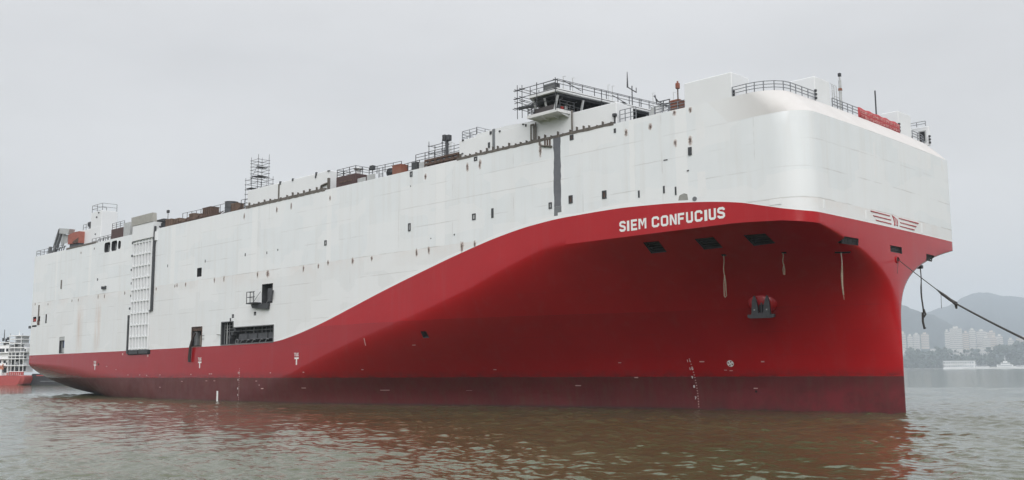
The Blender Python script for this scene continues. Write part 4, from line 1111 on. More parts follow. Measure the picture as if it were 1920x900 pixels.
MB().bbox(-152.2, -149.3, -18.75, -16.0, HD, 35.3, .05).build('stair_house', LGREY, ship)
MB().bbox(-149.3, -146.4, -17.8, -16.0, HD, 35.2, .05).build('stair_recess', DG, ship)
MB().box(-148.7, -146.6, -17.95, -17.8, 33.8, 35.0).build('stair_panel', DWHITE, ship)
railing([(-168.5, -18.4, HD), (-158.5, -18.4, HD)], 1.2, mat=STEEL, post=2.2, nr=2)
m_ = MB()
for i in range(7):
    x = -166 + i*1.3; m_.tube([(x, -18.2, HD), (x+.2, -18.2, HD+.9), (x+1.0, -18.0, HD+1.0)], .07, 5)
m_.build('pipe_run', DG2, ship)
railing([(-199.8, -18.7, HD), (-188.0, -18.7, HD), (-184.5, -18.7, HD)], 1.35, mat=STEEL, post=2.2, nr=2)
railing([(-199.8, 0, HD), (-199.8, -18.7, HD)], 1.35, mat=STEEL, post=2.4, nr=2)
for x in (-193.0, -190.2): MB().bbox(x-.35, x+.35, -18.4, -17.8, HD, 34.3, .05).build('fairlead', DG2, ship)
# launching davit: two grey panels on raked legs
dv = empty('launch_davit', (-191, -16, HD), parent=ship)
def Lv(px, py, y=-16.0): P = on_y(px, py, y); return (P.x + 191, P.z - HD)
MB().prism([Lv(112.5, 428), Lv(124, 428.5), Lv(118.5, 461), Lv(115.5, 461)], 'y', -.15, .15).build('side_plate', LGREY, dv)
MB().prism([Lv(124, 429), Lv(143.5, 430.5), Lv(141, 440), Lv(124, 439)], 'y', -1.6, -.3).build('head_box', LGREY, dv)
MB().prism([Lv(127, 440), Lv(136, 441), Lv(134, 456), Lv(127, 458)], 'y', -1.0, -.9).build('side_plate', LGREY, dv)
for (a, c2) in (((124.5, 431), (115.5, 466)), ((127.5, 439), (120.5, 466))):
    P, Q = Lv(*a), Lv(*c2); MB().bar((P[0], -1.5, P[1]), (Q[0], -1.7, Q[1]), .55, .35).build('raked_leg', DG2, dv)
m_ = MB()
for i in range(6): 
    x = -.5 + i*1.3; m_.bar((x, -2.2, 0), (x+.8, -2.2, 1.2), .14).bar((x, -2.2, .5+.1*i), (x+1.4, -2.2, .6+.1*i), .14)
m_.build('cradle', STEEL, dv)
lb = empty('lifeboat', (-182.0, -16, HD)); tag(lb, 'orange red enclosed lifeboat box on the stern between davit and white casing', 'lifeboat')
MB().prism([(-2.9, 1.7), (3.2, 1.5), (3.3, 4.1), (.8, 4.15), (-2.9, 3.9)], 'y', -1.3, 1.3).build('hull', pm('faded_orange', (.34, .11, .08), .7, var=.2), lb)
MB().prism([(-.2, 1.75), (3.0, 1.55), (3.2, 2.7), (.4, 2.1)], 'y', -1.36, -1.25).build('brown_panel', BROWN, lb)
MB().box(-2.5, 3.0, -1.0, 1.0, .0, 1.7).build('cradle', DG, lb)

# ================================================================== anchor
pa = hit(1430.5, 572); pa, na = hp(pa.x, pa.z); Aa, Ba = hf(pa, na)
if Aa.x < 0: Aa = -Aa
# red bolster dome the anchor houses against
N2 = Vector((na.x, na.y, 0)).normalized(); A2 = Vector((0, 0, 1)).cross(N2).normalized(); A2 = A2 if A2.x > 0 else -A2; Z3 = Vector((0, 0, 1))
vs = []; fs = []; nu, nv = 32, 10; cc = pa - N2*.55 + Z3*.45
for j in range(nv+1):
    th = math.pi*.5*j/nv
    for k in range(nu):
        a = 2*math.pi*k/nu; rr = math.sin(th)
        up = math.sin(a); sq = 1.0 if up > 0 else .92
        vs.append(cc + A2*(1.78*rr*math.cos(a)) + Z3*(1.62*rr*up*sq) + N2*(1.75*max(0, math.cos(th))**.7))
for j in range(nv):
    for k in range(nu):
        k2 = (k+1) % nu; fs.append((j*nu+k, (j+1)*nu+k, (j+1)*nu+k2, j*nu+k2))
MB().add(vs, fs).build('anchor_bolster', HRED, ship, smooth=True, ang=60)
N2 = Vector((na.x, na.y, 0)).normalized(); A2 = Vector((0, 0, 1)).cross(N2).normalized(); A2 = A2 if A2.x > 0 else -A2; Z3 = Vector((0, 0, 1))
base = pa + N2*1.42 + Z3*(-.86) + A2*.22
ar = empty('anchor', base); tag(ar, 'grey stockless anchor housed on a red bulge low on the bow flare', 'anchor')
def W3(u, w, n): return (A2*u + Z3*w + N2*n)*1.12
def apoly(pts, n0, n1):
    m = MB(); k = len(pts); vv = [W3(u, w, n0) for u, w in pts] + [W3(u, w, n1) for u, w in pts]
    m.add(vv, [tuple(range(k)), tuple(range(k, 2*k))[::-1]] + [(i, k+i, k+(i+1) % k, (i+1) % k) for i in range(k)]); return m
for s in (-1, 1):
    apoly([(s*.28, .05), (s*.95, -.15), (s*.86, 1.05), (s*.72, 1.55), (s*.60, 1.65), (s*.45, 1.2), (s*.30, .55)], -.12, .22).build('fluke', ANCH, ar)
    MB().frame(W3(s*.62, .22, .26), A2, Z3, N2, .07, .07, .06).build('pin', LGREY, ar)
    MB().frame(W3(s*1.12, -.38, .02), A2, Z3, N2, .24, .17, .25).build('crown_end', ANCH, ar)
apoly([(-1.15, -.60), (1.15, -.60), (1.0, -.30), (.78, .02), (.34, .05), (.2, -.1), (-.2, -.1), (-.34, .05), (-.78, .02), (-1.0, -.30)], -.18, .36).build('crown', ANCH, ar)
MB().frame(W3(0, .45, -.1), A2, Z3, N2, .07, .55, .08).build('shank', ANCH, ar)
MB().frame(W3(0, .35, -.22), A2, Z3, N2, .30, .45, .05).build('hawse_mouth', BLACK, ar)

# ================================================================== ropes
def rope(label, pts, r, mat, name='hanging_rope', parts=None, cat='rope'):
    p0 = Vector(pts[0]); root = empty(name, p0); tag(root, label, cat)
    m = MB(); sm = []
    P = [Vector(q) - p0 for q in pts]
    m.tube(P, r, 7).build('strand', mat, root, smooth=True, ang=60)
    return root, p0
def droop(px, y0, y1, off=.08, n=9):
    top = hit(px, y0); out = []
    nn = hp(top.x, top.z)[1]; v = ray(px, y1); zt = top.z
    # hang straight down in space, clear of the shell below
    d = (Vector((top.x, top.y, 0)) - Vector((CAM.x, CAM.y, 0))).length; zb = (at_dist(px, y1, d)).z
    for i in range(n):
        s = i/(n-1); out.append(Vector((top.x + .05*math.sin(s*7), top.y - off, zt + (zb - zt)*s)))
    return out
q = droop(1360, 480, 517, .35)
r1, p0 = rope('tan looped rope with eye hanging below the middle bow port', q, .055, ROPE)
e0 = q[-1]; zb = e0.z - 2.35
MB().tube([Vector((e0.x, e0.y, e0.z)) - p0, Vector((e0.x-.10, e0.y, e0.z-.9)) - p0, Vector((e0.x-.12, e0.y, zb+.2)) - p0, Vector((e0.x, e0.y, zb)) - p0, Vector((e0.x+.14, e0.y, zb+.15)) - p0, Vector((e0.x+.12, e0.y, e0.z-.8)) - p0, Vector((e0.x+.02, e0.y, e0.z+.03)) - p0], .055, 6).build('eye_loop', ROPE, r1, smooth=True, ang=60)
q = droop(1471, 475, 497, .35)
r1, p0 = rope('short tan rope with small eye hanging below the rightmost dark bow port', q, .055, ROPE)
e0 = q[-1]
MB().tube([e0 - p0, e0 + Vector((-.09, 0, -.5)) - p0, e0 + Vector((-.06, 0, -1.0)) - p0, e0 + Vector((.08, 0, -1.05)) - p0, e0 + Vector((.1, 0, -.5)) - p0, e0 + Vector((.02, 0, .02)) - p0], .05, 6).build('eye_loop', ROPE, r1, smooth=True, ang=60)
q = droop(1579.5, 474.5, 553, .3, 14)
r1, p0 = rope('frayed pale rope hanging from the slot left of the stem', q, .06, pm('pale_rope', (.36, .29, .25), .95, var=.3, scale=6))
MB().tube([q[4] - p0, q[7] - p0, q[10] - p0, q[13] - p0], [.08, .11, .09, .07], 6).build('frayed_wrap', ROPE, r1, smooth=True, ang=60)
MB().tube([q[13] - p0, q[13] + Vector((.05, 0, -.5)) - p0], .03, 5).build('tail', ROPE, r1)
# dark rope on the port side of the flare
pt = CAM + ray(1725, 503)*((-1.2 - CAM.x)/ray(1725, 503).x)
zb = (CAM + ray(1727, 618)*((-1.2 - CAM.x)/ray(1727, 618).x)).z
q = [Vector((pt.x + .06*math.sin(i*.9), pt.y + .10*(i/9), pt.z + .25 + (zb + 1.6 - pt.z)*(i/9))) for i in range(10)]
r1, p0 = rope('thick dark rope with a knotted eye hanging under the port side of the bow', q, [.06]*4 + [.09]*6, DROPE)
e0 = q[-1]
MB().tube([q[-2] + Vector((.05, 0, -.1)) - p0, e0 + Vector((.22, 0, -.1)) - p0, e0 + Vector((.1, 0, -.4)) - p0, e0 + Vector((-.1, 0, .1)) - p0], .10, 6).build('knot', DROPE, r1, smooth=True, ang=60)
MB().tube([e0 + Vector((-.1, 0, .15)) - p0, e0 + Vector((-.14, 0, -.9)) - p0, e0 + Vector((.0, 0, -1.75)) - p0, e0 + Vector((.12, 0, -1.6)) - p0], .12, 6).build('eye_loop', DROPE, r1, smooth=True, ang=60)
MB().bbox(pt.x-.3, pt.x+.3, pt.y-.25, pt.y+.25, pt.z-.05, pt.z+.35, .06).build('rope_chock', STEEL, ship)
# mooring line running ashore past the camera's right
a0 = Vector((.1, 0.0, 16.42)); v = ray(1792, 569); a1 = CAM + v*(92 / (Vector((v.x, v.y)).length)); v2 = ray(1921, 635.5); a2 = CAM + v2*(75.6 / (Vector((v2.x, v2.y)).length)); v3 = ray(2300, 800); a3 = CAM + v3*(52/(Vector((v3.x, v3.y)).length))
def bez(p, q, r, n=14):
    return [p*(1-t)**2 + q*2*t*(1-t) + r*t*t for t in [i/n for i in range(n+1)]]
mid = (a0 + a1)/2 - Vector((0, 0, .12)); s1 = bez(a0, mid, a1); s2 = bez(a1, (a1+a2)/2 - Vector((0, 0, .10)), a2)
ml = empty('mooring_line', a0); tag(ml, 'taut mooring line running from the stem down past the right edge', 'mooring line')
MB().tube([p - a0 for p in s1], .042, 6).build('light_line', DROPE, ml, smooth=True, ang=60)
MB().tube([p - a0 for p in s2 + bez(a2, (a2+a3)/2 - Vector((0, 0, .3)), a3, 6)[1:]], .075, 6).build('heavy_line', DROPE, ml, smooth=True, ang=60)
sp = s1[-5:]
MB().tube([p - a0 + Vector((0, 0, .0)) for p in sp], [.05, .09, .13, .11, .17], 7).build('splice', DROPE, ml, smooth=True, ang=60)
MB().tube([sp[0] - a0, sp[1] + Vector((0, 0, -.16)) - a0, sp[3] + Vector((0, 0, -.15)) - a0, sp[4] - a0], .035, 5).build('splice_bight', DROPE, ml)
MB().tube([sp[1] - a0, sp[1] + Vector((-.05, .05, -1.4)) - a0], .022, 5).build('tail', DROPE, ml)
MB().tube([a1 - a0, a1 + Vector((.05, -.05, -.45)) - a0], [.14, .08], 6).build('knot', DROPE, ml)
MB().tube([a0 - a0, Vector((.35, -1.2, -1.6))], .02, 5).build('tail', DROPE, ml)
# hose over the side
x0, z0 = sd(366, 640); x1, z1 = sd(358, 679)
q = [Vector((x0, -19.1, z0+1.5)), Vector((x0-.3, -19.35, z0+.6)), Vector((x0-1.0, -19.4, z0-1)), Vector((x1, -19.35, z1+1)), Vector((x1, -19.35, z1))]
rope('dark flat hose hanging out of the narrow side door over the red paint', q, [.20, .22, .24, .26, .26], pm('dark_hose', (.04, .028, .026), .8), 'hose', cat='hose')

# ================================================================== water
def water():
    cx, cy = CAM.x, CAM.y
    az0 = math.atan2(fwd.y, fwd.x)
    hw = math.radians(33); nin = 900
    ang = list(np.linspace(az0 - hw, az0 + hw, nin)) + list(np.linspace(az0 + hw, az0 + 2*math.pi - hw, 60))[1:-1]
    ang = np.array(ang); na = len(ang)
    rad = np.concatenate([np.linspace(3, 39, 8)[:-1], 39*np.exp(np.linspace(0, math.log(270/39), 760)), np.geomspace(276, 12500, 44)])
    nr_ = len(rad)
    R, A = np.meshgrid(rad, ang, indexing='ij')
    x = cx + R*np.cos(A); y = cy + R*np.sin(A)
    # locally resolvable wave size
    cell = np.maximum(np.gradient(rad)[:, None]*np.ones_like(R), R*(2*hw/nin))
    inview = (np.abs((A - az0 + math.pi) % (2*math.pi) - math.pi) < hw + .01)
    rng = np.random.default_rng(5); z = np.zeros_like(R)
    # slow patches of calmer and rougher water
    patch = .75 + .28*np.sin(.031*x + .012*y + 1.0) + .22*np.sin(.017*x - .043*y + 2.2) + .15*np.sin(.083*x + .061*y)
    patch = np.clip(patch, .3, 1.4)
    wx = x + .8*np.sin(.21*y + .13*x) + .5*np.sin(.47*x - .3*y); wy = y + .8*np.sin(.19*x - .11*y + 1) + .5*np.sin(.4*y + .33*x)
    wind = math.atan2(-.72, -.55)
    for i in range(110):
        lam = .32*math.exp(rng.uniform(0, math.log(5.0/.32)))
        th = wind + rng.normal(0, .75); k = 2*math.pi/lam
        amp = WAVE * lam**.82 * rng.uniform(.5, 1.3)
        att = np.clip((lam/cell - 2.0)/2.5, 0, 1)
        z += att*amp*np.sin(k*(wx*math.cos(th) + wy*math.sin(th)) + rng.uniform(0, 6.28))
    # the open water off the bow and off the stern lies calmer, and so does the outer harbour
    rr_ = (x*r2.x + y*r2.y)/math.hypot(r2.x, r2.y); bowr = (0*r2.x); ss = np.clip((rr_ + 1)/10, 0, 1)
    sl_ = ((x + 200)*r2.x + (y + 19)*r2.y)/math.hypot(r2.x, r2.y); sl2 = np.clip((-sl_ + 6)/22, 0, 1)
    calm = (1 - .50*ss)*(1 - .45*sl2)
    far = np.clip(1 - (R - 150)/400, .42, 1)
    patch = patch*calm; chop = np.clip(patch, 0, 1.2)*far
    z = z*patch; z = np.where(z > 0, z*1.15, z*.9)
    z[~inview] *= 0; z[0] = 0
    v = np.stack([x, y, z], -1).reshape(-1, 3)
    v = np.vstack([v, [[cx, cy, 0]]])
    i = np.arange(nr_-1)[:, None]; j = np.arange(na)[None, :]; j2 = (j+1) % na
    q = np.stack([i*na + j, (i+1)*na + j, (i+1)*na + j2, i*na + j2], -1).reshape(-1, 4)
    tri = np.stack([np.full(na, len(v)-1), np.arange(na), (np.arange(na)+1) % na], -1)
    me = bpy.data.meshes.new('water')
    me.vertices.add(len(v)); me.vertices.foreach_set('co', v.astype(np.float32).ravel())
    loops = np.concatenate([q.ravel(), tri.ravel()]).astype(np.int32)
    me.loops.add(len(loops)); me.loops.foreach_set('vertex_index', loops)
    starts = np.concatenate([np.arange(len(q))*4, len(q)*4 + np.arange(len(tri))*3]).astype(np.int32)
    tot = np.concatenate([np.full(len(q), 4), np.full(len(tri), 3)]).astype(np.int32)
    me.polygons.add(len(starts)); me.polygons.foreach_set('loop_start', starts); me.polygons.foreach_set('loop_total', tot)
    me.polygons.foreach_set('use_smooth', np.ones(len(starts), bool))
    me.update(calc_edges=True)
    at = me.attributes.new('chop', 'FLOAT', 'POINT'); at.data.foreach_set('value', np.append(chop.ravel(), 0).astype(np.float32))
    t = NT('harbour_water')
    c = t.mix(t.rng(t.noise(.06, 3, .5), .3, .7), (.064, .070, .034), (.084, .092, .048))
    cp = t.n('ShaderNodeAttribute', attribute_name='chop').outputs['Fac']
    bmp = t.math('ADD', t.math('MULTIPLY', t.noise(1.0, 4, .6, (1.1, 1.6, 1)), 1.0), t.math('MULTIPLY', t.noise(4.5, 3, .6), .25))
    bmp = t.math('MULTIPLY', bmp, cp)
    m = t.out(c, .09, bump=bmp, bstr=.40, bdist=.10, spec=.45); t.b.inputs['IOR'].default_value = 1.333
    me.materials.append(m)
    o = bpy.data.objects.new('water', me); COL.objects.link(o); tag(o, kind='structure'); return o
WAVE = .0052
water()

# ================================================================== far shore
FS = 3.0
def curve_y(pts, x): return lerp(pts, x)
FOL = pm('far_foliage', (.030, .045, .052), .9, var=.4, scale=.03)
def hill(name, prof, d0, d1, dmin_el, nx=260, nd=16, seed=1):
    # terrain rising from the shore to a wooded ridge
    rs = np.random.default_rng(seed); xs = np.linspace(prof[0][0], prof[-1][0], nx); vs = []; fs = []
    for j in range(nd+3):
        s = min(1.0, j/nd)
        for px in xs:
            d = d0 + (d1 - d0)*s + (max(0, j-nd))*800
            top = at_dist(px, curve_y(prof, px), d1)
            zt = max(4, top.z); g = s**1.35
            wob = (mnoise.noise(Vector((px*.018, s*2.6, seed))) * 80 + mnoise.noise(Vector((px*.06, s*7, seed+5)))*32)*math.sin(math.pi*s)
            tree = (abs(mnoise.noise(Vector((px*.33, seed*3.3, s*20))))*17.0 + abs(mnoise.noise(Vector((px*.9, seed*7.3, s*30))))*9.0) * (1 if s > .1 else 0)
            z = dmin_el + (zt - dmin_el)*g + wob*.7 + tree
            if j > nd: z -= (j-nd)*110
            g2 = at_dist(px, 687, d); vs.append((g2.x, g2.y, max(z, -.5)))
    for j in range(nd+2):
        for i in range(nx-1): fs.append((j*nx+i, j*nx+i+1, (j+1)*nx+i+1, (j+1)*nx+i))
    o = MB().add(vs, fs).build(name, FOL, None, smooth=True, ang=80); tag(o, kind='structure'); return o
MAIN = [(1250,600),(1500,590),(1640,592),(1700,592),(1740,587),(1748,586),(1768,578),(1784,575),(1800,568),(1812,560),(1826,553),(1840,549.4),(1854,549),(1870,551),(1886,555),(1900,556),(1914,556),(1930,559),(1970,570),(2050,586),(2150,600),(2300,625),(2500,640)]
NEARR = [(1250,560),(1400,548),(1520,545),(1600,552),(1660,562),(1689,570),(1698,572.5),(1708,577),(1720,581),(1730,585),(1744,588),(1754,591),(1772,600),(1790,611),(1830,632),(1880,655),(1960,668),(2100,672),(2300,672),(2500,672)]
hill('far_hill', MAIN, 5900, 10000, 40, seed=1)
hill('hill', NEARR, 5350, 7000, 18, seed=2)
# low bank and quay wall at the water's edge
p = [at_dist(px, 692, 1672*FS) for px in range(1200, 2520, 40)]; pb = [at_dist(px, 692, 1790*FS) for px in range(1200, 2520, 40)]
m = MB(); n = len(p)
vs = [(q.x, q.y, -.6) for q in p] + [(q.x, q.y, 2.6) for q in p] + [(q.x, q.y, 14.0) for q in pb]
m.add(vs, [(i, i+1, n+i+1, n+i) for i in range(n-1)] + [(n+i, n+i+1, 2*n+i+1, 2*n+i) for i in range(n-1)])
tag(m.build('shore', pm('shore_stone', (.16, .16, .15), .9, var=.3, scale=.05)), kind='structure')
# the wooded bank: thousands of leaf clumps, no single tree to be told apart
rs = random.Random(3)
def wood(name, spec, seed):
    rr = random.Random(seed); vs = []; fs = []
    ico = []
    bm = bmesh.new(); bmesh.ops.create_icosphere(bm, subdivisions=1, radius=1); iv = [v.co.copy() for v in bm.verts]; iface = [[v.index for v in f.verts] for f in bm.faces]; bm.free()
    for (px0, px1, pya, pyb, d, cnt) in spec:
        for _ in range(cnt):
            px = rr.uniform(px0, px1); py = rr.uniform(pya, pyb); dd = d*FS + rr.uniform(-60, 60); c = at_dist(px, py, dd)
            r = rr.uniform(4.6, 12); k = len(vs)
            for v in iv:
                j = rr.uniform(.6, 1.3); vs.append((c.x + v.x*r*j, c.y + v.y*r*j, c.z + v.z*r*.85*j))
            for f in iface: fs.append(tuple(k+q for q in f))
    o = MB().add(vs, fs).build(name, pm('wood_foliage', (.04, .06, .05), .9, var=.45, scale=.08), fix=False); tag(o, kind='stuff'); return o
wood('shore_wood', [(1690,1780,664,690,1710,420),(1700,1722,654,668,1716,60),(1722,1760,660,676,1716,120),(1756,1776,652,672,1716,70),(1850,1925,652,684,1712,330),(1865,1895,648,660,1718,70),(1895,1930,640,660,1722,80),(1770,1860,668,682,1708,170),(1925,2150,650,688,1712,500),(1560,1690,660,690,1712,300),(1780,1850,656,668,1730,60)], 4)
LFB = pm('far_concrete', (.62, .60, .57), .8, var=.08, scale=.05)
LFB2 = pm('far_concrete_warm', (.58, .52, .47), .8, var=.08, scale=.05)
FWIN = pm('far_window', (.22, .24, .26), .4)
WB = pm('boat_white', (.80, .80, .80), .45, var=.03)
nb_ = [0]
def tower(px0, px1, ytop, ybase, d, floors, label, mat=LFB, step=None):
    d *= FS
    a = at_dist(px0, ybase, d); c = at_dist(px1, ybase, d); w = (Vector((c.x, c.y)) - Vector((a.x, a.y))).length
    top = at_dist(px0, ytop, d).z; z0 = a.z - 6; h = top - z0
    mid = (a + c)/2; rz = math.atan2(c.y - a.y, c.x - a.x)
    root = empty('apartment_tower', (mid.x, mid.y, z0), rz); tag(root, label, 'building', 'buildings on the far shore')
    MB().box(-w/2+.3, w/2-.3, .8, 14, 0, h).build('wall', mat, root)
    fh = (h - 6)/floors; sl = None; wn = None; nwin = max(2, int(w/3.6))
    for f in range(floors):
        z = 6 + fh*f
        if sl is None: sl = MB().box(-w/2, w/2, -.7, .9, 0, fh*.40).build('balcony', mat, root); sl.location.z = z
        else: inst(sl, 'balcony', root, (0, 0, z))
        for k in range(nwin):
            xx = -w/2 + w*(k+.5)/nwin
            if wn is None: wn = MB().box(-w/nwin*.34, w/nwin*.34, .62, .85, fh*.42, fh*.92).build('window', FWIN, root); wn.location = (xx, 0, z)
            else: inst(wn, 'window', root, (xx, 0, z))
    MB().box(-w*.22, w*.2, 3, 9, h, h + fh*1.0).build('roof_house', mat, root)
    MB().box(-w/2, w/2, .2, 14.2, h, h+.6).build('parapet', mat, root)
T = [(1690,1700.5,626,668,1735,9,'pale tower half hidden by the red bow stem'),
 (1702.5,1712.5,630,657,1745,7,'left of the three linked pale blocks right of the bow stem'),
 (1713,1726,627.5,655,1748,8,'middle and widest of the linked pale blocks right of the bow stem'),
 (1727.5,1743,626.5,652,1748,8,'right block of the group just left of the dark hanging rope'),
 (1773,1782,622,660,1750,9,'slim tower at the left end of the central white cluster'),
 (1782.5,1806,616,656,1752,11,'widest and tallest white apartment block in the central cluster'),
 (1807,1818,624,654,1758,8,'lower tower directly right of the tallest apartment block'),
 (1818.5,1831,619,652,1765,9,'warm grey tower right of the middle of the cluster'),
 (1832,1851,621,652,1768,9,'broad pale tower right of centre under the hill top'),
 (1852.5,1868,623,648,1772,8,'pale tower with stepped roof next to the right end of the cluster'),
 (1869,1882,630,652,1772,6,'last tower on the right end of the cluster'),
 (1843,1858,634,658,1740,6,'shorter white block standing in front of the broad towers'),
 (1858,1870,633,656,1742,6,'low white slab in front of the stepped tower'),
 (1890,1902,637,652,1780,4,'small low block alone right of the apartment cluster'),
 (1776,1790,626,660,1770,9,'pale slab filling the gap behind the left end of the cluster'),
 (1804,1813,629,656,1775,7,'pale block half hidden right behind the tallest apartment block'),
 (1848,1855,626,650,1780,8,'narrow pale block peeping between the broad towers'),
 (1862,1876,636,656,1752,5,'low warm block in front of the right end of the cluster'),
 (1905,1930,634,646,1785,4,'low long block at the right edge on the slope')]
for i, (a, c, yt, yb, d, f, lb_) in enumerate(T): tower(a, c, yt, yb, d, f, lb_, LFB if i % 3 else LFB2)
def hall(px0, px1, ytop, ybase, d, label, roofh=4, cols=6):
    d *= FS; roofh *= FS
    a = at_dist(px0, ybase, d); c = at_dist(px1, ybase, d); w = (Vector((c.x, c.y)) - Vector((a.x, a.y))).length
    h = at_dist(px0, ytop, d).z - a.z; mid = (a+c)/2; rz = math.atan2(c.y-a.y, c.x-a.x)
    root = empty('low_building', (mid.x, mid.y, a.z - 4), rz); tag(root, label, 'building', 'buildings on the far shore')
    h += 4
    MB().box(-w/2, w/2, 0, 14, 0, h - roofh).build('wall', LFB, root)
    MB().prism([(-1, h-roofh), (15, h-roofh), (11, h), (3, h)], 'x', -w/2-1, w/2+1).build('roof', pm('far_roof', (.45, .44, .43), .8), root)
    wn = None
    for k in range(cols):
        for zz in (4.5,):
            xx = -w/2 + w*(k+.5)/cols
            if wn is None: wn = MB().box(-w/cols*.3, w/cols*.3, -.2, .1, 0, max(1.5, (h-roofh-4)*.5)).build('window', FWIN, root); wn.location = (xx, 0, zz)
            else: inst(wn, 'window', root, (xx, 0, zz))
hall(1834, 1863, 652, 667, 1722, 'large pale hall with hipped roof below the apartment towers', 5, 7)
hall(1779, 1825, 657, 668, 1726, 'long low villa row below the tallest white apartment block', 4, 9)
hall(1745, 1768, 654, 662, 1730, 'low pale house among trees left of the tall apartment cluster', 3, 5)
hall(1690, 1703, 655, 672, 1718, 'small pale house at the foot of the half hidden tower', 3, 3)
# two storey floating pontoon and boats along the far quay
def boat_root(name, px, d, label, cat='boat'):
    d *= FS; g = at_dist(px, 692, d); e_ = at_dist(px + 10, 692, d); r_ = empty(name, (g.x, g.y, 0), math.atan2(e_.y-g.y, e_.x-g.x)); tag(r_, label, cat, 'boats along the far quay'); r_.scale = (FS,)*3; return r_
def hullm(L, Bm, h, sheer=.5):
    vs = []; fs = []; n = 12
    for i in range(n+1):
        s = i/n; x = -L/2 + L*s; f = 1.0 if s < .6 else max(.02, 1 - ((s-.6)/.4)**1.8); z = h + sheer*(s**2)
        vs += [(x, -Bm/2*f*.8, -.6), (x + (s > .8)*(s-.8)*2, -Bm/2*f, z), (x + (s > .8)*(s-.8)*2, Bm/2*f, z), (x, Bm/2*f*.8, -.6)]
    for i in range(n):
        for j in range(4): fs.append((i*4+j, (i+1)*4+j, (i+1)*4+(j+1) % 4, i*4+(j+1) % 4))
    fs += [(0, 1, 2, 3), tuple(n*4+j for j in range(4))[::-1]]; return MB().add(vs, fs)
d = 1655; K = d/FPX
pr_ = boat_root('ferry_pontoon', 1800, d, 'long two storey white ferry pontoon with a row of dark windows', 'pontoon'); w = 52*K
MB().box(-w/2, w/2, -4, 4, -.6, 2.2).build('hull', WB, pr_); MB().box(-w/2+1, w/2-2, -3.4, 3.4, 2.2, 12.2).build('cabin', WB, pr_)
MB().box(-w/2, w/2, -4.2, 4.2, 7.0, 7.6).build('deck', WB, pr_); MB().box(-w/2, w/2, -4.2, 4.2, 12.2, 12.9).build('roof', LGREY, pr_)
wn = None
for z in (3.2, 8.4):
    for k in range(13):
        x = -w/2 + 2.5 + k*(w-6)/12.5
        if wn is None: wn = MB().box(-1.1, 1.1, -3.5, -3.2, 0, 2.4).build('window', FWIN, pr_); wn.location = (x, 0, z)
        else: inst(wn, 'window', pr_, (x, 0, z))
for k in range(9): MB().box(-w/2+k*w/8.2-.15, -w/2+k*w/8.2+.15, -4.1, -3.9, 2.2, 12.2).build('post', WB, pr_)
yb_ = boat_root('patrol_yacht', 1887, 1650, 'large white patrol yacht with stepped bridge and tall mast'); L = 44*K
hullm(L, 8, 3.0, 1.6).build('hull', WB, yb_); MB().bbox(-L*.32, L*.24, -3, 3, 3, 6.2, .2).build('deckhouse', WB, yb_)
MB().bbox(-L*.18, L*.14, -2.6, 2.6, 6.2, 9.2, .2).build('bridge', WB, yb_); MB().bbox(-L*.10, L*.05, -2, 2, 9.2, 11.4, .2).build('upper_deck', WB, yb_)
MB().tube([(-1, 0, 11), (-1, 0, 20)], [.5, .15], 6).bar((-3, 0, 15), (1, 0, 15), .3).build('mast', WB, yb_)
for (x0_, x1_, z0_, z1_, yy) in ((-L*.28, L*.20, 4.2, 5.2, -3.05), (-L*.16, L*.13, 7.4, 8.5, -2.65)): MB().box(x0_, x1_, yy, yy+.2, z0_, z1_).build('window', FWIN, yb_)
for i, (px, L_, lb_) in enumerate(((1822, 22, 'white launch moored at the right end of the ferry pontoon'), (1838, 17, 'small white cabin boat second right of the pontoon'), (1852, 15, 'small white cabin boat close left of the patrol yacht'), (1845, 12, 'low open white boat between the two small cabin boats'), (1915, 26, 'flat white barge at the right edge beside the yacht'))):
    q = boat_root('cabin_boat', px, 1648, lb_); hullm(L_, 4.5, 1.7, .8).build('hull', WB, q); MB().bbox(-L_*.3, L_*.15, -1.6, 1.6, 1.6, 4.4, .15).build('cabin', WB, q)
    MB().box(-L_*.26, L_*.12, -1.66, -1.5, 2.8, 3.7).build('window', FWIN, q); MB().tube([(-1, 0, 4.3), (-1, 0, 8 + i)], .15, 5).build('mast', LGREY, q)

# ================================================================== workboat and dark hull beyond the stern
g = on_z(28, 722, 0.0); e_ = on_z(58, 722, 0.0); rz = math.atan2(e_.y-g.y, e_.x-g.x)
# face the camera squarely: use the picture-wise horizontal at that spot
vx = Vector((r2.x, r2.y, 0)).normalized(); rz = math.atan2(vx.y, vx.x) - .10
dist = ray(28, 722).dot(fwd)*((0 - CAM.z)/ray(28, 722).z); K = dist/FPX
wb = empty('workboat', (g.x, g.y, 0), rz); tag(wb, 'red hulled workboat with white many decked superstructure at the left edge', 'boat')
def U(px): return (px - 28)*K
def V_(py): return (722 - py)*K
RB = pm('workboat_red', (.40, .065, .06), .55, var=.12); BT = pm('workboat_boot', (.16, .07, .045), .8)
def wbox(name, px0, px1, py0, py1, mat, y0=-3, y1=6, bv=.05): return MB().bbox(U(px0), U(px1), y0, y1, V_(py0), V_(py1), bv).build(name, mat, wb)
poly = [(U(-60), V_(723)), (U(48), V_(723)), (U(54), V_(719.5)), (U(57.5), V_(711)), (U(57), V_(705.5)), (U(54), V_(704)), (U(-60), V_(704.5))]
m = MB(); vs = []; fs = []
for (yy, sc_) in ((-4.5, .93), (-3.6, .985), (-2, 1.0), (6, 1.0), (9, .9)):
    for (u, v) in poly: vs.append((U(-60) + (u-U(-60))*sc_, yy, v))
np_ = len(poly)
for i in range(4):
    for j in range(np_): fs.append((i*np_+j, (i+1)*np_+j, (i+1)*np_+(j+1) % np_, i*np_+(j+1) % np_))
fs += [tuple(range(np_)), tuple(4*np_+j for j in range(np_))[::-1]]
m.add(vs, fs).build('hull', RB, wb, smooth=True)
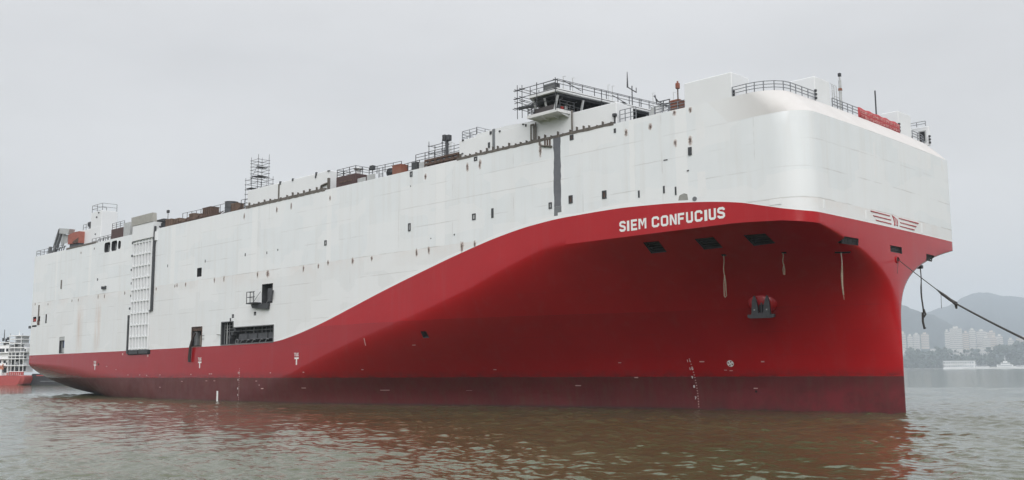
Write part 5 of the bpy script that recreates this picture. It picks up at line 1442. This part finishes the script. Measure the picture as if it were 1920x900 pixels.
MB().bbox(U(-60), U(49), -4.4, 6, -.5, V_(719.8), .1).build('boot_top', BT, wb)
wbox('bulwark', 25, 53.5, 703.5, 697.5, RB, -3.8, -3.4); wbox('bulwark', 20, 24, 704, 699, RB, -3.9, -3.5)
wbox('wheelhouse_block', -20, 18, 704, 652, WB, -2, 6); wbox('deck', -22, 19, 662.5, 660.8, WB, -3.4, 7); wbox('deck', -22, 19, 674, 672.3, WB, -3.4, 7); wbox('deck', -22, 20, 686.5, 685, WB, -3.4, 7)
for (a, c, y0, y1) in ((-1,3.2,660.5,654),(4,8.5,660.5,654),(12,17.5,659.5,654),(8,12.5,681,676),(0,3,681,676),(13.5,16,684,680),(1,9,699.5,690),(10,15,699.5,689)):
    MB().box(U(a), U(c), -2.15, -1.9, V_(y0), V_(y1)).build('window', GLASS, wb)
wbox('upper_block', -10, 16, 652, 646.5, WB, -1, 5); wbox('upper_rail', -12, 18, 643.5, 642, WB, -2, 6)
for (a, c, y0, y1) in ((4,8,647,641.5),(9,13,646,640),(1,4,640,634),(10,13,638,632.5),(7,9,641,635)): wbox('radar_gear', a, c, y0, y1, STEEL, -1.4, -.6, .04)
# right hand tower of open decks
tl = [(19,44,631,629.6),(21,44,637.8,636.4),(20,44,645.5,644),(22,47,653.5,651.6),(18,52,661.5,660),(19,50,668.5,667.0),(18.5,51,674,672.5),(19,51,686.8,685.2),(19,51,697.6,696.4)]
for (a, c, y0, y1) in tl: wbox('deck', a, c, y0, y1, WB, -3.2, 5)
for (a, c, y0, y1) in ((26,39,645,631),(24,45,661,645),(19,50,698,662)): wbox('tower_core', a, c, y0, y1, pm('core_grey', (.50, .51, .53), .6), -.6, 4.5)
for px in (19.4, 26, 33.5, 42, 49.5):
    wbox('pillar', px-.45, px+.45, 697, 661, WB, -3.15, -2.7)
for px in (20, 30.5, 43.3): wbox('pillar', px-.35, px+.35, 661, 630, WB, -3.1, -2.7)
for (a, c, y0, y1) in ((27,33,671,664),(28,41,678,674.5),(20,25,684,676),(27,30,697,683),(33.5,36,697,680),(38,49,696,688),(20,25,696.5,688),(43,49,672,663),(38,42,683,676),(24,30,652,647),(37,42,652,648),(31,33,697,690)):
    MB().box(U(a), U(c), -1.0, -.4, V_(y0), V_(y1)).build('opening', DKIN, wb)
wbox('block', 47.5, 52, 662, 653, WB, -2, 4); MB().box(U(48.4), U(51), -2.1, -1.9, V_(660), V_(655)).build('window', GLASS, wb)
MB().tube([(U(31), 0, V_(630)), (U(31), 0, V_(619))], [.18, .06], 5).build('mast', WB, wb)
MB().tube([(U(1), 0, V_(640)), (U(1), 0, V_(618))], [.25, .12], 5).build('mast', STEEL, wb)
for px in (19, 43): MB().tube([(U(px), -2, V_(630)), (U(px), -2, V_(626))], .08, 5).build('whip', STEEL, wb)
m = MB()
for px in range(-20, 52, 4): m.bar((U(px), -3.9, V_(704)), (U(px), -3.9, V_(699)), .10)
for py in (699, 701.5): m.bar((U(-22), -3.9, V_(py)), (U(26), -3.9, V_(py)), .09)
m.build('railing', WB, wb)
wbox('crane_post', 7.6, 11.4, 706, 693, WB, -4.2, -3.6); wbox('crane_head', 5, 13, 693, 687.5, pm('crane_orange', (.55, .22, .14), .7), -4.2, -3.4)
MB().bar((U(9), -4, V_(688)), (U(0), -4, V_(682)), .5).bar((U(9), -4, V_(690)), (U(13.5), -4, V_(683)), .4).build('crane_arm', pm('crane_orange', (.55, .22, .14), .7), wb)
# dark low barge between the workboat and the stern
gb = on_z(95, 722, 0.0); vy = Vector((fwd.x, fwd.y, 0)).normalized()
bg_ = empty('barge', gb + vy*12, rz); tag(bg_, 'low dark barge hull seen under the stern overhang', 'barge')
MB().prism([(-14, -.5), (34, -.5), (36, 4.6), (-13, 4.9), (-13.5, 3.4)], 'y', -3, 5).build('hull', pm('barge_black', (.025, .025, .03), .6, var=.3), bg_)
for (a, c, z) in ((-11, -4, 3.9), (-3, 5, 3.0)): MB().box(a, c, -3.1, -2.9, z, z+.45).build('red_stripe', RB, bg_)
MB().box(-9, 30, -3.05, -2.9, 1.4, 1.7).build('rubbing_strake', GREYP, bg_)

# ================================================================== haze
bmh = MB(); 
bmh.box(CAM.x - 13500, CAM.x + 13500, CAM.y - 13500, CAM.y + 13500, -4.5, 870)
me = bpy.data.meshes.new('haze'); me.from_pydata(bmh.v, [], bmh.f); me.update()
hz = bpy.data.objects.new('haze', me); COL.objects.link(hz); tag(hz, kind='stuff')
hm = bpy.data.materials.new('haze'); hm.use_nodes = True; ht = hm.node_tree; ht.nodes.clear()
pv = ht.nodes.new('ShaderNodeVolumePrincipled'); pv.inputs['Density'].default_value = 0.00013; pv.inputs['Color'].default_value = (.80, .88, .97, 1); pv.inputs['Anisotropy'].default_value = 0.0
mo = ht.nodes.new('ShaderNodeOutputMaterial'); ht.links.new(pv.outputs[0], mo.inputs['Volume']); me.materials.append(hm)
